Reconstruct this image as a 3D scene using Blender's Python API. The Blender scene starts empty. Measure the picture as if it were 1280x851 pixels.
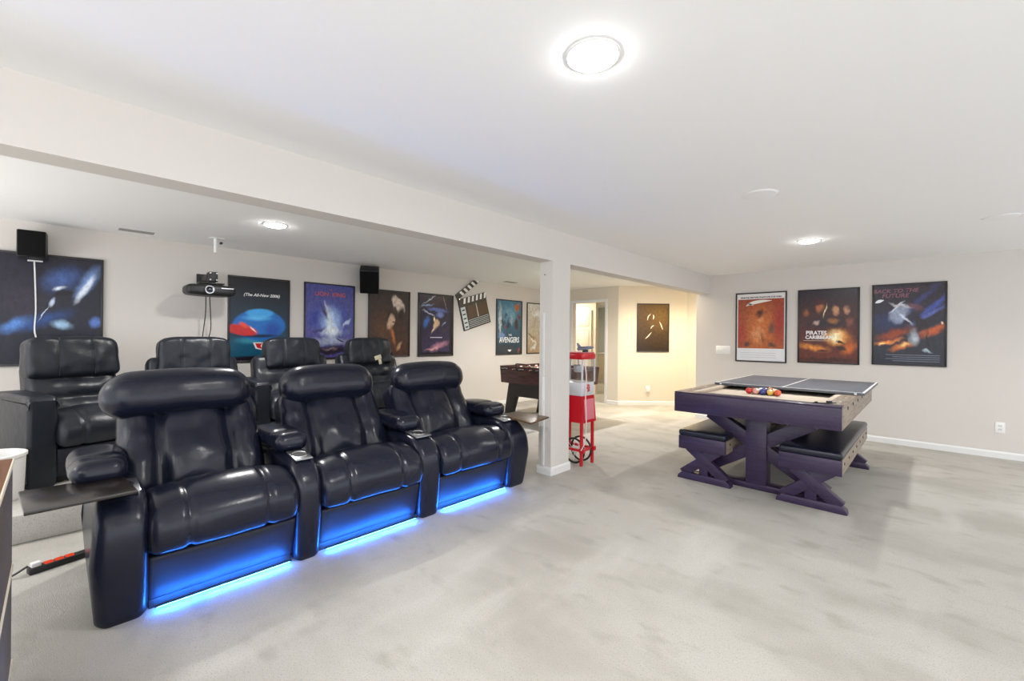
import bpy, bmesh, math, random
from mathutils import Vector, Matrix, noise
random.seed(7)
C = bpy.context.scene.collection
SC = bpy.context.scene
PI = math.pi

# ------------------------------------------------------------------ camera
H = 1.371
YAW, ROLL = math.radians(43.78), 0.0093
F = Vector((-math.sin(YAW), math.cos(YAW), 0))
R0 = Vector((math.cos(YAW), math.sin(YAW), 0))
U0 = Vector((0, 0, 1))
RT = R0 * math.cos(ROLL) + U0 * math.sin(ROLL)
UP = U0 * math.cos(ROLL) - R0 * math.sin(ROLL)
cd = bpy.data.cameras.new('camera')
cam = bpy.data.objects.new('camera', cd); C.objects.link(cam)
m = Matrix.Identity(4)
for i in range(3):
    m[i][0], m[i][1], m[i][2] = RT[i], UP[i], -F[i]
m[0][3], m[1][3], m[2][3] = 0, 0, H
cam.matrix_world = m
cd.sensor_width = 36.0; cd.sensor_fit = 'HORIZONTAL'
cd.lens = 545.08 / 1280 * 36
cd.shift_y = -(425.5 - 421.125) / 1280
cd.clip_start = 0.05
SC.camera = cam

# ------------------------------------------------------------------ world, exposure, large lights
w = bpy.data.worlds.new('world'); SC.world = w; w.use_nodes = True
w.node_tree.nodes['Background'].inputs[0].default_value = (0.9, 0.93, 1, 1)
w.node_tree.nodes['Background'].inputs[1].default_value = 1.25
SC.view_settings.view_transform = 'Standard'
SC.view_settings.look = 'None'
SC.view_settings.exposure = 0.74
SC.view_settings.gamma = 1.0
LAMP = 70.0          # radiance of the ceiling lamp lenses
HALL = 70.0
LED = 135.0
def area(name, loc, size, power, col, rot=(0, 0, 0)):
    l = bpy.data.lights.new(name, 'AREA'); l.shape = 'SQUARE'; l.size = size; l.energy = power; l.color = col
    o = bpy.data.objects.new(name, l); C.objects.link(o); o.location = loc; o.rotation_euler = rot
    return o
# unseen fill lights added behind the camera, aimed up to lift the ceiling
area('ceiling_fill', (1.4, -2.2, 0.9), 2.4, 85, (1, 0.99, 0.98), (PI, 0, 0))
area('ceiling_fill', (-4.6, -2.6, 0.9), 1.6, 52, (1, 0.99, 0.98), (PI, 0, 0))

# ------------------------------------------------------------------ helpers
def link(name, me, parent=None, loc=(0, 0, 0), rot=(0, 0, 0)):
    o = bpy.data.objects.new(name, me); C.objects.link(o)
    o.location = loc; o.rotation_euler = rot
    if parent is not None: o.parent = parent
    return o
def tag(o, label=None, cat=None, group=None, kind=None):
    if label: o['label'] = label
    if cat: o['category'] = cat
    if group: o['group'] = group
    if kind: o['kind'] = kind
    return o
def thing(name, label, cat, loc=(0, 0, 0), rz=0, group=None):
    o = link(name, None, None, loc, (0, 0, rz)); o.empty_display_size = 0.1
    return tag(o, label, cat, group)
def fin(bm, name, mat, parent=None, sharp=38, loc=(0, 0, 0), rot=(0, 0, 0)):
    bmesh.ops.recalc_face_normals(bm, faces=bm.faces[:])
    ca = math.radians(sharp)
    for f in bm.faces: f.smooth = True
    for e in bm.edges:
        if len(e.link_faces) == 2 and e.calc_face_angle(0) > ca: e.smooth = False
    me = bpy.data.meshes.new(name); bm.to_mesh(me); bm.free()
    me.materials.append(mat)
    return link(name, me, parent, loc, rot)
def copy_tree(o, parent=None):
    c = o.copy(); C.objects.link(c)
    if parent is not None: c.parent = parent
    for ch in list(o.children): copy_tree(ch, c)
    return c
def box(bm, x0, x1, y0, y1, z0, z1, bev=0.0, M=None, seg=2):
    r = bmesh.ops.create_cube(bm, size=1)
    vs = r['verts']
    for v in vs:
        v.co = Vector(((x0 + x1) / 2 + v.co.x * (x1 - x0), (y0 + y1) / 2 + v.co.y * (y1 - y0), (z0 + z1) / 2 + v.co.z * (z1 - z0)))
        if M is not None: v.co = M @ v.co
    if bev > 0:
        es = list({e for v in vs for e in v.link_edges})
        bmesh.ops.bevel(bm, geom=es, offset=bev, segments=seg, profile=0.5, affect='EDGES', clamp_overlap=True)
def bxo(name, mat, parent, *a, **k):
    bm = bmesh.new(); box(bm, *a, **k); return fin(bm, name, mat, parent)
def cyl(bm, p0, p1, r0, r1=None, n=16, caps=True):
    r1 = r0 if r1 is None else r1
    p0, p1 = Vector(p0), Vector(p1); d = p1 - p0
    M = Matrix.Translation((p0 + p1) / 2) @ d.to_track_quat('Z', 'Y').to_matrix().to_4x4()
    bmesh.ops.create_cone(bm, cap_ends=caps, segments=n, radius1=r0, radius2=r1, depth=d.length, matrix=M)
def cylo(name, mat, parent, p0, p1, r0, r1=None, n=16):
    bm = bmesh.new(); cyl(bm, p0, p1, r0, r1, n); return fin(bm, name, mat, parent)
def smooth_path(pts, k=6):
    pts = [Vector(p) for p in pts]; out = []
    for i in range(len(pts) - 1):
        a = pts[i - 1] if i else pts[0] * 2 - pts[1]; b, c = pts[i], pts[i + 1]
        d = pts[i + 2] if i + 2 < len(pts) else pts[-1] * 2 - pts[-2]
        for j in range(k):
            t = j / k
            out.append(0.5 * (2 * b + (c - a) * t + (2 * a - 5 * b + 4 * c - d) * t * t + (3 * b - a - 3 * c + d) * t ** 3))
    out.append(pts[-1]); return out
def tube(bm, pts, r, n=8, k=5):
    P = smooth_path(pts, k); rings = []; prev = None
    for i, p in enumerate(P):
        t = (P[min(i + 1, len(P) - 1)] - P[max(i - 1, 0)]).normalized()
        u = t.orthogonal().normalized() if prev is None else (prev - t * prev.dot(t)).normalized()
        prev = u; v = t.cross(u)
        rings.append([bm.verts.new(p + (u * math.cos(2 * PI * j / n) + v * math.sin(2 * PI * j / n)) * r) for j in range(n)])
    for a, b in zip(rings, rings[1:]):
        for j in range(n): bm.faces.new((a[j], a[(j + 1) % n], b[(j + 1) % n], b[j]))
    bm.faces.new(rings[0]); bm.faces.new(rings[-1][::-1])
def lathe(bm, prof, n=32, M=None):
    rings = []
    for r, z in prof:
        if r < 1e-6: rings.append([bm.verts.new((0, 0, z))])
        else: rings.append([bm.verts.new((r * math.cos(2 * PI * j / n), r * math.sin(2 * PI * j / n), z)) for j in range(n)])
    for a, b in zip(rings, rings[1:]):
        for j in range(n):
            k = (j + 1) % n
            if len(a) == 1 and len(b) == 1: continue
            if len(a) == 1: bm.faces.new((a[0], b[j], b[k]))
            elif len(b) == 1: bm.faces.new((a[j], a[k], b[0]))
            else: bm.faces.new((a[j], a[k], b[k], b[j]))
    if M is not None:
        for rr in rings:
            for v in rr: v.co = M @ v.co
def prism(bm, prof, a0, a1, r=0.0, steps=4, M=None):
    """profile (x,z) pushed along y from a0 to a1, edges of the two ends rounded by r"""
    n = len(prof); P = [Vector((p[0], p[1])) for p in prof]
    A = sum(P[i].x * P[(i + 1) % n].y - P[(i + 1) % n].x * P[i].y for i in range(n))
    if A < 0: P.reverse()
    nrm = []
    for i in range(n):
        e1 = (P[i] - P[i - 1]).normalized(); e2 = (P[(i + 1) % n] - P[i]).normalized()
        n1, n2 = Vector((e1.y, -e1.x)), Vector((e2.y, -e2.x)); b = (n1 + n2)
        b = b.normalized() if b.length > 1e-6 else n1
        nrm.append(b / max(0.45, b.dot(n1)))
    lay = []
    if r > 0:
        for k in range(steps + 1):
            a = PI / 2 * k / steps; lay.append((a0 + r * (1 - math.sin(a)), r * (1 - math.cos(a))))
        lay = [(a0 + r * (1 - math.sin(PI / 2 * k / steps)), r * (1 - math.cos(PI / 2 - (PI / 2 - PI / 2 * k / steps)))) for k in range(steps + 1)]
        lay = []
        for k in range(steps + 1):
            a = PI / 2 * k / steps
            lay.append((a0 + r * (1 - math.sin(a)), r * (1 - math.cos(PI / 2 - a)) if False else r * (1 - math.sin(a)) ** 1 if False else r * (1 - math.cos(PI / 2 - a))))
        lay = [(a0 + r * (1 - math.cos(PI / 2 * k / steps)), r * (1 - math.sin(PI / 2 * k / steps))) for k in range(steps + 1)]
        lay += [(a1 - (y - a0), d) for y, d in reversed(lay)]
    else: lay = [(a0, 0), (a1, 0)]
    rings = []
    for y, d in lay:
        rings.append([bm.verts.new((P[i].x - nrm[i].x * d, y, P[i].y - nrm[i].y * d)) for i in range(n)])
    for a, b in zip(rings, rings[1:]):
        for i in range(n): bm.faces.new((a[i], a[(i + 1) % n], b[(i + 1) % n], b[i]))
    bm.faces.new(rings[0]); bm.faces.new(rings[-1])
    if M is not None:
        for rr in rings:
            for v in rr: v.co = M @ v.co
def rbox(bm, hx, hy, hz, r, f=None, n=(10, 10, 6), k=4):
    """rounded box with half sizes, dense enough to be bent by f(u,v,w,co)"""
    def samples(h, m):
        s = [-h + r * (1 - math.cos(PI / 2 * i / k)) for i in range(k)]
        s += [-(h - r) + 2 * (h - r) * i / m for i in range(m + 1)]
        s += [-x for x in reversed(s[:k])]
        return s
    S = (samples(hx, n[0]), samples(hy, n[1]), samples(hz, n[2])); hh = (hx, hy, hz); cache = {}
    def vert(p):
        key = tuple(round(c, 6) for c in p)
        if key in cache: return cache[key]
        inner = Vector([max(-(hh[i] - r), min(hh[i] - r, p[i])) for i in range(3)])
        d = Vector(p) - inner
        q = inner + d.normalized() * r if d.length > 1e-9 else Vector(p)
        if f: q = Vector(f(q.x / hx, q.y / hy, q.z / hz, q))
        cache[key] = bm.verts.new(q); return cache[key]
    for ax in range(3):
        b, c = (ax + 1) % 3, (ax + 2) % 3
        for s in (-1, 1):
            for i in range(len(S[b]) - 1):
                for j in range(len(S[c]) - 1):
                    q = []
                    for di, dj in ((0, 0), (1, 0), (1, 1), (0, 1)):
                        p = [0, 0, 0]; p[ax] = s * hh[ax]; p[b] = S[b][i + di]; p[c] = S[c][j + dj]; q.append(vert(p))
                    if len(set(q)) < 3: continue
                    q = list(dict.fromkeys(q))
                    if s < 0: q.reverse()
                    try: bm.faces.new(q)
                    except ValueError: pass

# ------------------------------------------------------------------ materials
def srgb(r, g, b):
    def c(x):
        x /= 255.0
        return x / 12.92 if x <= 0.04045 else ((x + 0.055) / 1.055) ** 2.4
    return (c(r), c(g), c(b), 1)
def mat(name, col, rough=0.5, metal=0.0, spec=0.5, coat=0.0, bump=None, var=None, coord='Object', emit=None, trans=0.0):
    m = bpy.data.materials.new(name); m.use_nodes = True; nt = m.node_tree; B = nt.nodes['Principled BSDF']
    B.inputs['Base Color'].default_value = col; B.inputs['Roughness'].default_value = rough
    B.inputs['Metallic'].default_value = metal; B.inputs['Specular IOR Level'].default_value = spec
    B.inputs['Coat Weight'].default_value = coat; B.inputs['Coat Roughness'].default_value = 0.15
    B.inputs['Transmission Weight'].default_value = trans
    if emit: B.inputs['Emission Color'].default_value = emit[0]; B.inputs['Emission Strength'].default_value = emit[1]
    tc = nt.nodes.new('ShaderNodeTexCoord')
    if var:      # list of (scale(x,y,z), amount colour, lo, hi, detail)
        last = None
        for sc, col2, lo, hi, det in var:
            mp = nt.nodes.new('ShaderNodeMapping'); mp.inputs['Scale'].default_value = sc
            nt.links.new(tc.outputs[coord], mp.inputs['Vector'])
            nz = nt.nodes.new('ShaderNodeTexNoise'); nz.inputs['Scale'].default_value = 1; nz.inputs['Detail'].default_value = det
            nt.links.new(mp.outputs[0], nz.inputs['Vector'])
            mr = nt.nodes.new('ShaderNodeMapRange'); mr.inputs[1].default_value = lo; mr.inputs[2].default_value = hi
            mr.interpolation_type = 'SMOOTHSTEP'
            nt.links.new(nz.outputs['Fac'], mr.inputs[0])
            mx = nt.nodes.new('ShaderNodeMix'); mx.data_type = 'RGBA'
            nt.links.new(mr.outputs[0], mx.inputs['Factor'])
            if last is None: mx.inputs['A'].default_value = col
            else: nt.links.new(last, mx.inputs['A'])
            mx.inputs['B'].default_value = col2; last = mx.outputs['Result']
        nt.links.new(last, B.inputs['Base Color'])
    if bump:     # list of (scale, strength, distance, detail)
        prev = None
        for sc, st, di, det in bump:
            nz = nt.nodes.new('ShaderNodeTexNoise'); nz.inputs['Scale'].default_value = sc; nz.inputs['Detail'].default_value = det
            nt.links.new(tc.outputs[coord], nz.inputs['Vector'])
            bp = nt.nodes.new('ShaderNodeBump'); bp.inputs['Strength'].default_value = st; bp.inputs['Distance'].default_value = di
            nt.links.new(nz.outputs['Fac'], bp.inputs['Height'])
            if prev: nt.links.new(prev, bp.inputs['Normal'])
            prev = bp.outputs[0]
        nt.links.new(prev, B.inputs['Normal'])
    return m

M_wall = mat('wall_paint', srgb(213, 208, 202), 0.85, bump=[(180, 0.08, 0.002, 2)])
M_hall = mat('hall_paint', srgb(216, 208, 193), 0.85, bump=[(180, 0.08, 0.002, 2)])
M_ceil = mat('ceiling_paint', srgb(240, 240, 239), 0.9, bump=[(120, 0.06, 0.002, 2)])
M_trim = mat('white_trim_paint', srgb(226, 227, 226), 0.45)
M_carpet = mat('carpet', srgb(190, 187, 180), 1.0, spec=0.1,
    var=[((0.9, 1.6, 1), srgb(173, 169, 161), 0.42, 0.68, 6), ((4.0, 7.0, 1), srgb(170, 166, 158), 0.52, 0.75, 5), ((2.2, 0.6, 1), srgb(203, 200, 194), 0.5, 0.75, 4), ((160, 160, 160), srgb(152, 148, 140), 0.5, 0.8, 3)],
    bump=[(260, 0.6, 0.01, 3), (60, 0.25, 0.01, 3)])
M_leather = mat('black_leather', (0.008, 0.010, 0.022, 1), 0.27, spec=0.42, coat=0.0, bump=[(420, 0.05, 0.002, 3), (14, 0.10, 0.02, 4)])
M_leather2 = mat('black_leather_worn', (0.011, 0.014, 0.021, 1), 0.36, spec=0.42, bump=[(420, 0.06, 0.002, 3), (11, 0.22, 0.02, 4)])
M_leather3 = mat('black_leather_panel', (0.010, 0.012, 0.024, 1), 0.52, spec=0.5, bump=[(420, 0.05, 0.002, 3), (14, 0.10, 0.02, 4)])
M_seam = mat('seam_thread', (0.012, 0.013, 0.016, 1), 0.5)
M_plas = mat('black_plastic', (0.012, 0.012, 0.013, 1), 0.45)
M_mesh = mat('speaker_cloth', (0.006, 0.006, 0.006, 1), 0.9, spec=0.15, bump=[(600, 0.4, 0.002, 1)])
M_chrome = mat('chrome', (0.75, 0.76, 0.78, 1), 0.15, metal=1)
M_steel = mat('brushed_steel', (0.74, 0.76, 0.80, 1), 0.4, metal=0.35)
M_cup = mat('cup_plate', (0.42, 0.43, 0.45, 1), 0.25, metal=0.9)
M_dark = mat('dark_hollow', (0.006, 0.006, 0.007, 1), 0.6)
M_wood = mat('espresso_wood', (0.038, 0.022, 0.060, 1), 0.38, spec=0.4, coat=0.15, var=[((3, 60, 60), (0.025, 0.015, 0.044, 1), 0.4, 0.7, 4), ((60, 3, 60), (0.052, 0.032, 0.072, 1), 0.5, 0.8, 4)], bump=[(90, 0.06, 0.002, 3)])
M_woodsheen = mat('sheen_wood', srgb(146, 132, 116), 0.45, var=[((50, 4, 50), srgb(112, 98, 84), 0.4, 0.75, 4)])  # same dark wood; sheen on side rails and aprons put into the colour
M_tray = mat('tray_laminate', srgb(40, 31, 25), 0.24, spec=0.6, coat=0.4, var=[((4, 60, 40), srgb(28, 22, 18), 0.4, 0.7, 4)])
M_traysheen = mat('sheen_tray_laminate', srgb(98, 76, 52), 0.35, spec=0.4, var=[((4, 60, 40), srgb(80, 60, 42), 0.4, 0.7, 4)])  # brown reflection on the right tray mixed into its laminate colour
M_felt = mat('table_felt', srgb(204, 192, 176), 0.95, spec=0.1, bump=[(500, 0.15, 0.002, 2)])
M_slate = mat('table_tennis_paint', srgb(92, 96, 104), 0.45, bump=[(300, 0.05, 0.001, 2)])
M_white = mat('white_paint', srgb(236, 236, 234), 0.5)
M_red = mat('red_enamel', srgb(196, 14, 34), 0.3, coat=0.4)
M_redpale = mat('pale_red_panel', srgb(216, 122, 134), 0.4)
M_glass = mat('clear_glass', (0.95, 0.97, 0.98, 1), 0.02, trans=1.0)
M_cream = mat('cream_paint', srgb(236, 226, 206), 0.5)
M_blue = mat('pale_blue_paint', srgb(196, 208, 212), 0.85)
M_brown = mat('brown_wood', srgb(128, 82, 52), 0.5, var=[((6, 60, 60), srgb(100, 62, 40), 0.4, 0.7, 4)])
M_cord = mat('white_cord', srgb(225, 225, 225), 0.5)
def emitter(name, col, s):
    m = bpy.data.materials.new(name); m.use_nodes = True; nt = m.node_tree; nt.nodes.clear()
    e = nt.nodes.new('ShaderNodeEmission'); o = nt.nodes.new('ShaderNodeOutputMaterial')
    e.inputs[0].default_value = col; e.inputs[1].default_value = s; nt.links.new(e.outputs[0], o.inputs[0]); return m
M_lens = emitter('lamp_lens', (1, 0.98, 0.955, 1), LAMP)
M_lensw = emitter('warm_lamp_lens', (1, 0.80, 0.55, 1), HALL)
M_led = emitter('led_strip_light', (0.02, 0.19, 1.0, 1), LED)
M_red_led = emitter('red_indicator', (1, 0.09, 0.04, 1), 0.45)

# ------------------------------------------------------------------ setting
XL, XB, YR, ZC = -6.29, -2.705, 7.676, 2.44
ZB, XB2 = 2.131, -2.885
def st(name, mat_, *a, **k):
    o = bxo(name, mat_, None, *a, **k); o['kind'] = 'structure'; return o
st('floor', M_carpet, -9.2, 3.4, -4.2, 14.2, -0.1, 0)
st('ceiling', M_ceil, -9.2, 3.4, -4.2, 14.2, ZC, ZC + 0.1)
st('wall_left', M_wall, XL - 0.12, XL, -4.2, 7.97, 0, ZC)
st('wall_back', M_wall, -2.93, 3.3, YR, YR + 0.13, 0, ZC)
#st('wall_right', M_wall, 3.2, 3.32, -4.1, YR, 0, ZC)
#st('wall_front', M_wall, XL, 3.2, -4.12, -4.0, 0, ZC)
DX0, DX1, DZ, DY = -5.76, -4.93, 2.13, 7.97
bm = bmesh.new()
box(bm, XL, DX0, DY, DY + 0.12, 0, ZC); box(bm, DX0, DX1, DY, DY + 0.12, DZ, ZC); box(bm, DX1, -4.62, DY, DY + 0.12, 0, ZC)
o = fin(bm, 'wall_doorway', M_hall); o['kind'] = 'structure'
def rotbox(name, mat_, P, ang, L, t, z0, z1, parent=None):
    M = Matrix.Translation(P) @ Matrix.Rotation(ang, 4, 'Z')
    bm = bmesh.new(); box(bm, 0, L, 0, t, z0, z1, M=M); return fin(bm, name, mat_, parent)
AL = 1.42
o = rotbox('wall_angled', M_hall, (-4.62, DY, 0), PI / 4, AL, 0.12, 0, ZC); o['kind'] = 'structure'
FX, FY = -4.62 + AL * math.cos(PI / 4), DY + AL * math.sin(PI / 4)
st('wall_passage', M_hall, FX, -1.3, FY, FY + 0.12, 0, ZC)
st('wall_passage_end', M_hall, -1.4, -1.3, YR + 0.13, FY, 0, ZC)
st('ceiling_beam', M_wall, XB2, XB, -4.0, YR, ZB, ZC)
CX0, CY0, CY1 = -2.862, 3.392, 3.69
st('column', M_wall, CX0, XB, CY0, CY1, 0, ZB)
bm = bmesh.new()
pr = [(0, 0), (0.014, 0), (0.014, 0.062), (0.009, 0.074), (0.004, 0.08), (0, 0.08)]
def baseboard(name, P, ang, L):
    bm = bmesh.new(); M = Matrix.Translation(P) @ Matrix.Rotation(ang, 4, 'Z')
    # profile x -> away from wall (local -y), pushed along local x
    rr = []
    for x in (0, L): rr.append([bm.verts.new(M @ Vector((x, -p[0], p[1]))) for p in pr])
    for i in range(len(pr)): bm.faces.new((rr[0][i], rr[0][(i + 1) % len(pr)], rr[1][(i + 1) % len(pr)], rr[1][i]))
    bm.faces.new(rr[0]); bm.faces.new(rr[1][::-1])
    o = fin(bm, name, M_trim, None, 20); o['kind'] = 'structure'; return o
baseboard('baseboard_back', (-2.93, YR, 0), 0, 6.13)
baseboard('baseboard_left', (XL, -4.0, 0), PI / 2, 4.0 + DY)
baseboard('baseboard_doorway', (-4.87, DY, 0), 0, 0.25)
baseboard('baseboard_angled', (-4.62, DY, 0), PI / 4, AL)
baseboard('baseboard_passage', (FX, FY, 0), 0, 2.2)
baseboard('baseboard_column_front', (CX0 - 0.014, CY0, 0), 0, XB - CX0 + 0.028)
baseboard('baseboard_column_side', (XB, CY0, 0), PI / 2, CY1 - CY0 + 0.014)
# riser under the back row
st('riser', M_carpet, XL, -4.24, -4.0, 3.75, 0, 0.19, bev=0.015)
# door casing
bm = bmesh.new()
box(bm, DX1, DX1 + 0.06, DY - 0.016, DY + 0.0, 0, DZ + 0.06, bev=0.004); box(bm, DX0 - 0.06, DX0, DY - 0.016, DY, 0, DZ + 0.06, bev=0.004)
box(bm, DX0, DX1, DY - 0.016, DY, DZ, DZ + 0.06, bev=0.004)
o = fin(bm, 'trim_1', M_trim); o['kind'] = 'structure'
# the room beyond the doorway
st('wall_closet', M_cream, -9.0, -5.86, 9.05, 9.15, 0, ZC)
st('wall_blue', M_blue, -9.0, -4.2, 13.4, 13.5, 0, ZC)
st('wall_bedroom_right', M_cream, -4.3, -4.2, 9.15, 13.4, 0, ZC)
st('wall_bedroom_left', M_cream, -9.1, -9.0, DY + .12, 13.5, 0, ZC)
d = link('door_1', None, None, (-6.38, 9.03, 0)); d['kind'] = 'structure'; d.empty_display_size = 0.1
bxo('door_leaf', M_cream, d, -0.42, 0.42, -0.025, 0.02, 0.01, 2.05, bev=0.003)
for cx in (-0.2, 0.2):
    for z0, z1 in ((0.15, 0.85), (0.97, 1.55), (1.66, 1.93)):
        bm = bmesh.new(); box(bm, cx - 0.15, cx + 0.15, -0.034, -0.02, z0, z1, bev=0.012, seg=2); fin(bm, 'door_panel', M_cream, d)
        bm = bmesh.new()
        for a in ((cx - .165, cx - .15, z0 - .015, z1 + .015), (cx + .15, cx + .165, z0 - .015, z1 + .015), (cx - .15, cx + .15, z0 - .015, z0), (cx - .15, cx + .15, z1, z1 + .015)):
            box(bm, a[0], a[1], -0.03, -0.02, a[2], a[3])
        fin(bm, 'door_moulding', mat('moulding_paint', srgb(214, 200, 178), 0.5) if 'moulding_paint' not in bpy.data.materials else bpy.data.materials['moulding_paint'], d)

# ------------------------------------------------------------------ ceiling fixtures
def downlight(x, y, label, lens=M_lens, grp='round ceiling downlights'):
    t = thing('ceiling_light', label, 'ceiling light', (x, y, ZC), 0, grp)
    bm = bmesh.new(); lathe(bm, [(0.093, -0.004), (0.094, -0.006), (0.099, -0.006), (0.104, -0.003), (0.104, 0.0)], 40); fin(bm, 'trim_ring', M_white, t)
    bm = bmesh.new(); lathe(bm, [(0, -0.022), (0.03, -0.0215), (0.06, -0.019), (0.082, -0.013), (0.093, -0.004)], 40); fin(bm, 'lens', lens, t)
    l = bpy.data.lights.new('lamp', 'SPOT'); l.spot_size = math.radians(158); l.spot_blend = 0.8; l.shadow_soft_size = 0.05
    l.energy = (54 if x > -2 else 70 if y < 4 else 125) if lens is M_lens else (115 if y < 8 else 60 if x > -4 else 38); l.color = (1, 0.975, 0.945) if lens is M_lens else (1, 0.84, 0.60)
    o = bpy.data.objects.new('lamp', l); C.objects.link(o); o.parent = t; o.location = (0, 0, -0.035)
    return t
downlight(-0.931, 1.40, 'large blown out round downlight in the ceiling nearest to the camera')
downlight(-0.95, 5.618, 'round lit downlight in the ceiling above the pool table')
downlight(-4.605, 1.462, 'round lit downlight in the ceiling above the theater seats')
downlight(-4.60, 5.70, 'round downlight hidden behind the column above the dark games table')
downlight(-3.5, 7.6, 'warm round downlight in the hall ceiling hidden behind the beam', M_lensw)
for x, y, lb in ((-0.93, -2.6, 'behind the camera'), (2.2, 1.4, 'to the right of the camera'), (2.2, 5.62, 'right of the flush disc by the far wall'), (2.2, -2.6, 'behind the camera to its right'), (-4.6, -2.4, 'left of the back row recliners')):
    downlight(x, y, 'round ceiling downlight out of the photo, ' + lb)
downlight(-7.2, 12.4, 'unseen fill downlight added in the ceiling far beyond the doorway', M_lensw)  # no lamp visible here; added to brighten the far room
downlight(-2.7, 8.4, 'unseen warm downlight added in the passage behind the far wall', M_lensw)  # added to brighten the passage and the end of the angled wall
downlight(-6.4, 8.5, 'unseen fill downlight added in the ceiling just inside the far doorway', M_lensw)  # unseen lamp added to light the closet door
downlight(-6.0, 10.6, 'round downlight in the ceiling of the room beyond the doorway', M_lensw)
for x, y, lb in ((0.437, 5.60, 'flush white ceiling disc nearest the right edge of the photo'), (-0.913, 3.584, 'flush white ceiling disc midway between two downlights')):
    t = thing('ceiling_disc', lb, 'ceiling cover', (x, y, ZC), 0, 'flush white ceiling discs')
    bm = bmesh.new(); lathe(bm, [(0, -0.006), (0.10, -0.006), (0.112, -0.004), (0.116, 0)], 40); fin(bm, 'cover', M_ceil, t)
    bm = bmesh.new(); lathe(bm, [(0.117, 0), (0.121, -0.003), (0.125, 0)], 40); fin(bm, 'rim', M_white, t)
M_ventgrey = mat('vent_grey', srgb(150, 148, 144), 0.5)
def vent(x, y0, y1, lb):
    t = thing('ceiling_vent', lb, 'vent', (x, (y0 + y1) / 2, ZC), 0, 'slot vents in the ceiling')
    L = (y1 - y0) / 2
    bm = bmesh.new()
    box(bm, -0.05, -0.03, -L, L, -0.008, 0); box(bm, 0.03, 0.05, -L, L, -0.008, 0); box(bm, -0.03, 0.03, -L, -L + 0.02, -0.008, 0); box(bm, -0.03, 0.03, L - 0.02, L, -0.008, 0)
    fin(bm, 'frame', M_ventgrey, t)
    bxo('backing', M_dark, t, -0.03, 0.03, -L + .02, L - .02, -0.002, 0)
    for k in range(2):
        x0 = -0.014 + k * 0.022
        bxo('slat', M_ventgrey, t, x0, x0 + 0.008, -L + .02, L - .02, -0.008, -0.002)
vent(-5.99, 0.43, 0.71, 'narrow white slot vent in the ceiling above the gap beside the first poster')
vent(-5.9, 5.95, 6.25, 'narrow white slot vent in the ceiling above the clapperboard')

# ------------------------------------------------------------------ posters
def print_mat(name, top, bot, blobs, warp=0.03, wscale=5.0, rough=0.3, grain=0.35):
    m = bpy.data.materials.new(name); m.use_nodes = True; nt = m.node_tree; B = nt.nodes['Principled BSDF']; L = nt.links.new
    B.inputs['Roughness'].default_value = rough; B.inputs['Specular IOR Level'].default_value = 0.4
    tc = nt.nodes.new('ShaderNodeTexCoord')
    nz = nt.nodes.new('ShaderNodeTexNoise'); nz.inputs['Scale'].default_value = wscale; nz.inputs['Detail'].default_value = 5
    L(tc.outputs['UV'], nz.inputs['Vector'])
    sb = nt.nodes.new('ShaderNodeVectorMath'); sb.operation = 'SUBTRACT'; sb.inputs[1].default_value = (0.5, 0.5, 0.5); L(nz.outputs['Color'], sb.inputs[0])
    sc = nt.nodes.new('ShaderNodeVectorMath'); sc.operation = 'SCALE'; sc.inputs['Scale'].default_value = warp * 3; L(sb.outputs[0], sc.inputs[0])
    ad = nt.nodes.new('ShaderNodeVectorMath'); ad.operation = 'ADD'; L(tc.outputs['UV'], ad.inputs[0]); L(sc.outputs[0], ad.inputs[1])
    sp = nt.nodes.new('ShaderNodeSeparateXYZ'); L(ad.outputs[0], sp.inputs[0])
    mx = nt.nodes.new('ShaderNodeMix'); mx.data_type = 'RGBA'; mx.inputs['A'].default_value = bot; mx.inputs['B'].default_value = top
    L(sp.outputs['Y'], mx.inputs['Factor']); last = mx.outputs['Result']
    for cx, cy, rx, ry, rot, col, soft in blobs:
        mp = nt.nodes.new('ShaderNodeMapping'); mp.vector_type = 'TEXTURE'
        mp.inputs['Location'].default_value = (cx, cy, 0); mp.inputs['Rotation'].default_value = (0, 0, math.radians(rot)); mp.inputs['Scale'].default_value = (rx, ry, 1e6)
        L(ad.outputs[0], mp.inputs['Vector'])
        ln = nt.nodes.new('ShaderNodeVectorMath'); ln.operation = 'LENGTH'; L(mp.outputs[0], ln.inputs[0])
        mr = nt.nodes.new('ShaderNodeMapRange'); mr.interpolation_type = 'SMOOTHSTEP'
        mr.inputs[1].default_value = 1 - soft; mr.inputs[2].default_value = 1.0; mr.inputs[3].default_value = 1; mr.inputs[4].default_value = 0
        L(ln.outputs['Value'], mr.inputs[0])
        mm = nt.nodes.new('ShaderNodeMix'); mm.data_type = 'RGBA'; L(mr.outputs[0], mm.inputs['Factor']); L(last, mm.inputs['A']); mm.inputs['B'].default_value = col
        last = mm.outputs['Result']
    n2 = nt.nodes.new('ShaderNodeTexNoise'); n2.inputs['Scale'].default_value = 16; n2.inputs['Detail'].default_value = 7; n2.inputs['Roughness'].default_value = 0.7
    L(ad.outputs[0], n2.inputs['Vector'])
    m2 = nt.nodes.new('ShaderNodeMapRange'); m2.inputs[1].default_value = 0.3; m2.inputs[2].default_value = 0.7; m2.inputs[3].default_value = 1 - grain; m2.inputs[4].default_value = 1 + grain
    L(n2.outputs['Fac'], m2.inputs[0])
    vm = nt.nodes.new('ShaderNodeVectorMath'); vm.operation = 'SCALE'; L(last, vm.inputs[0]); L(m2.outputs[0], vm.inputs['Scale']); last = vm.outputs[0]
    L(last, B.inputs['Base Color']); return m
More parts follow.
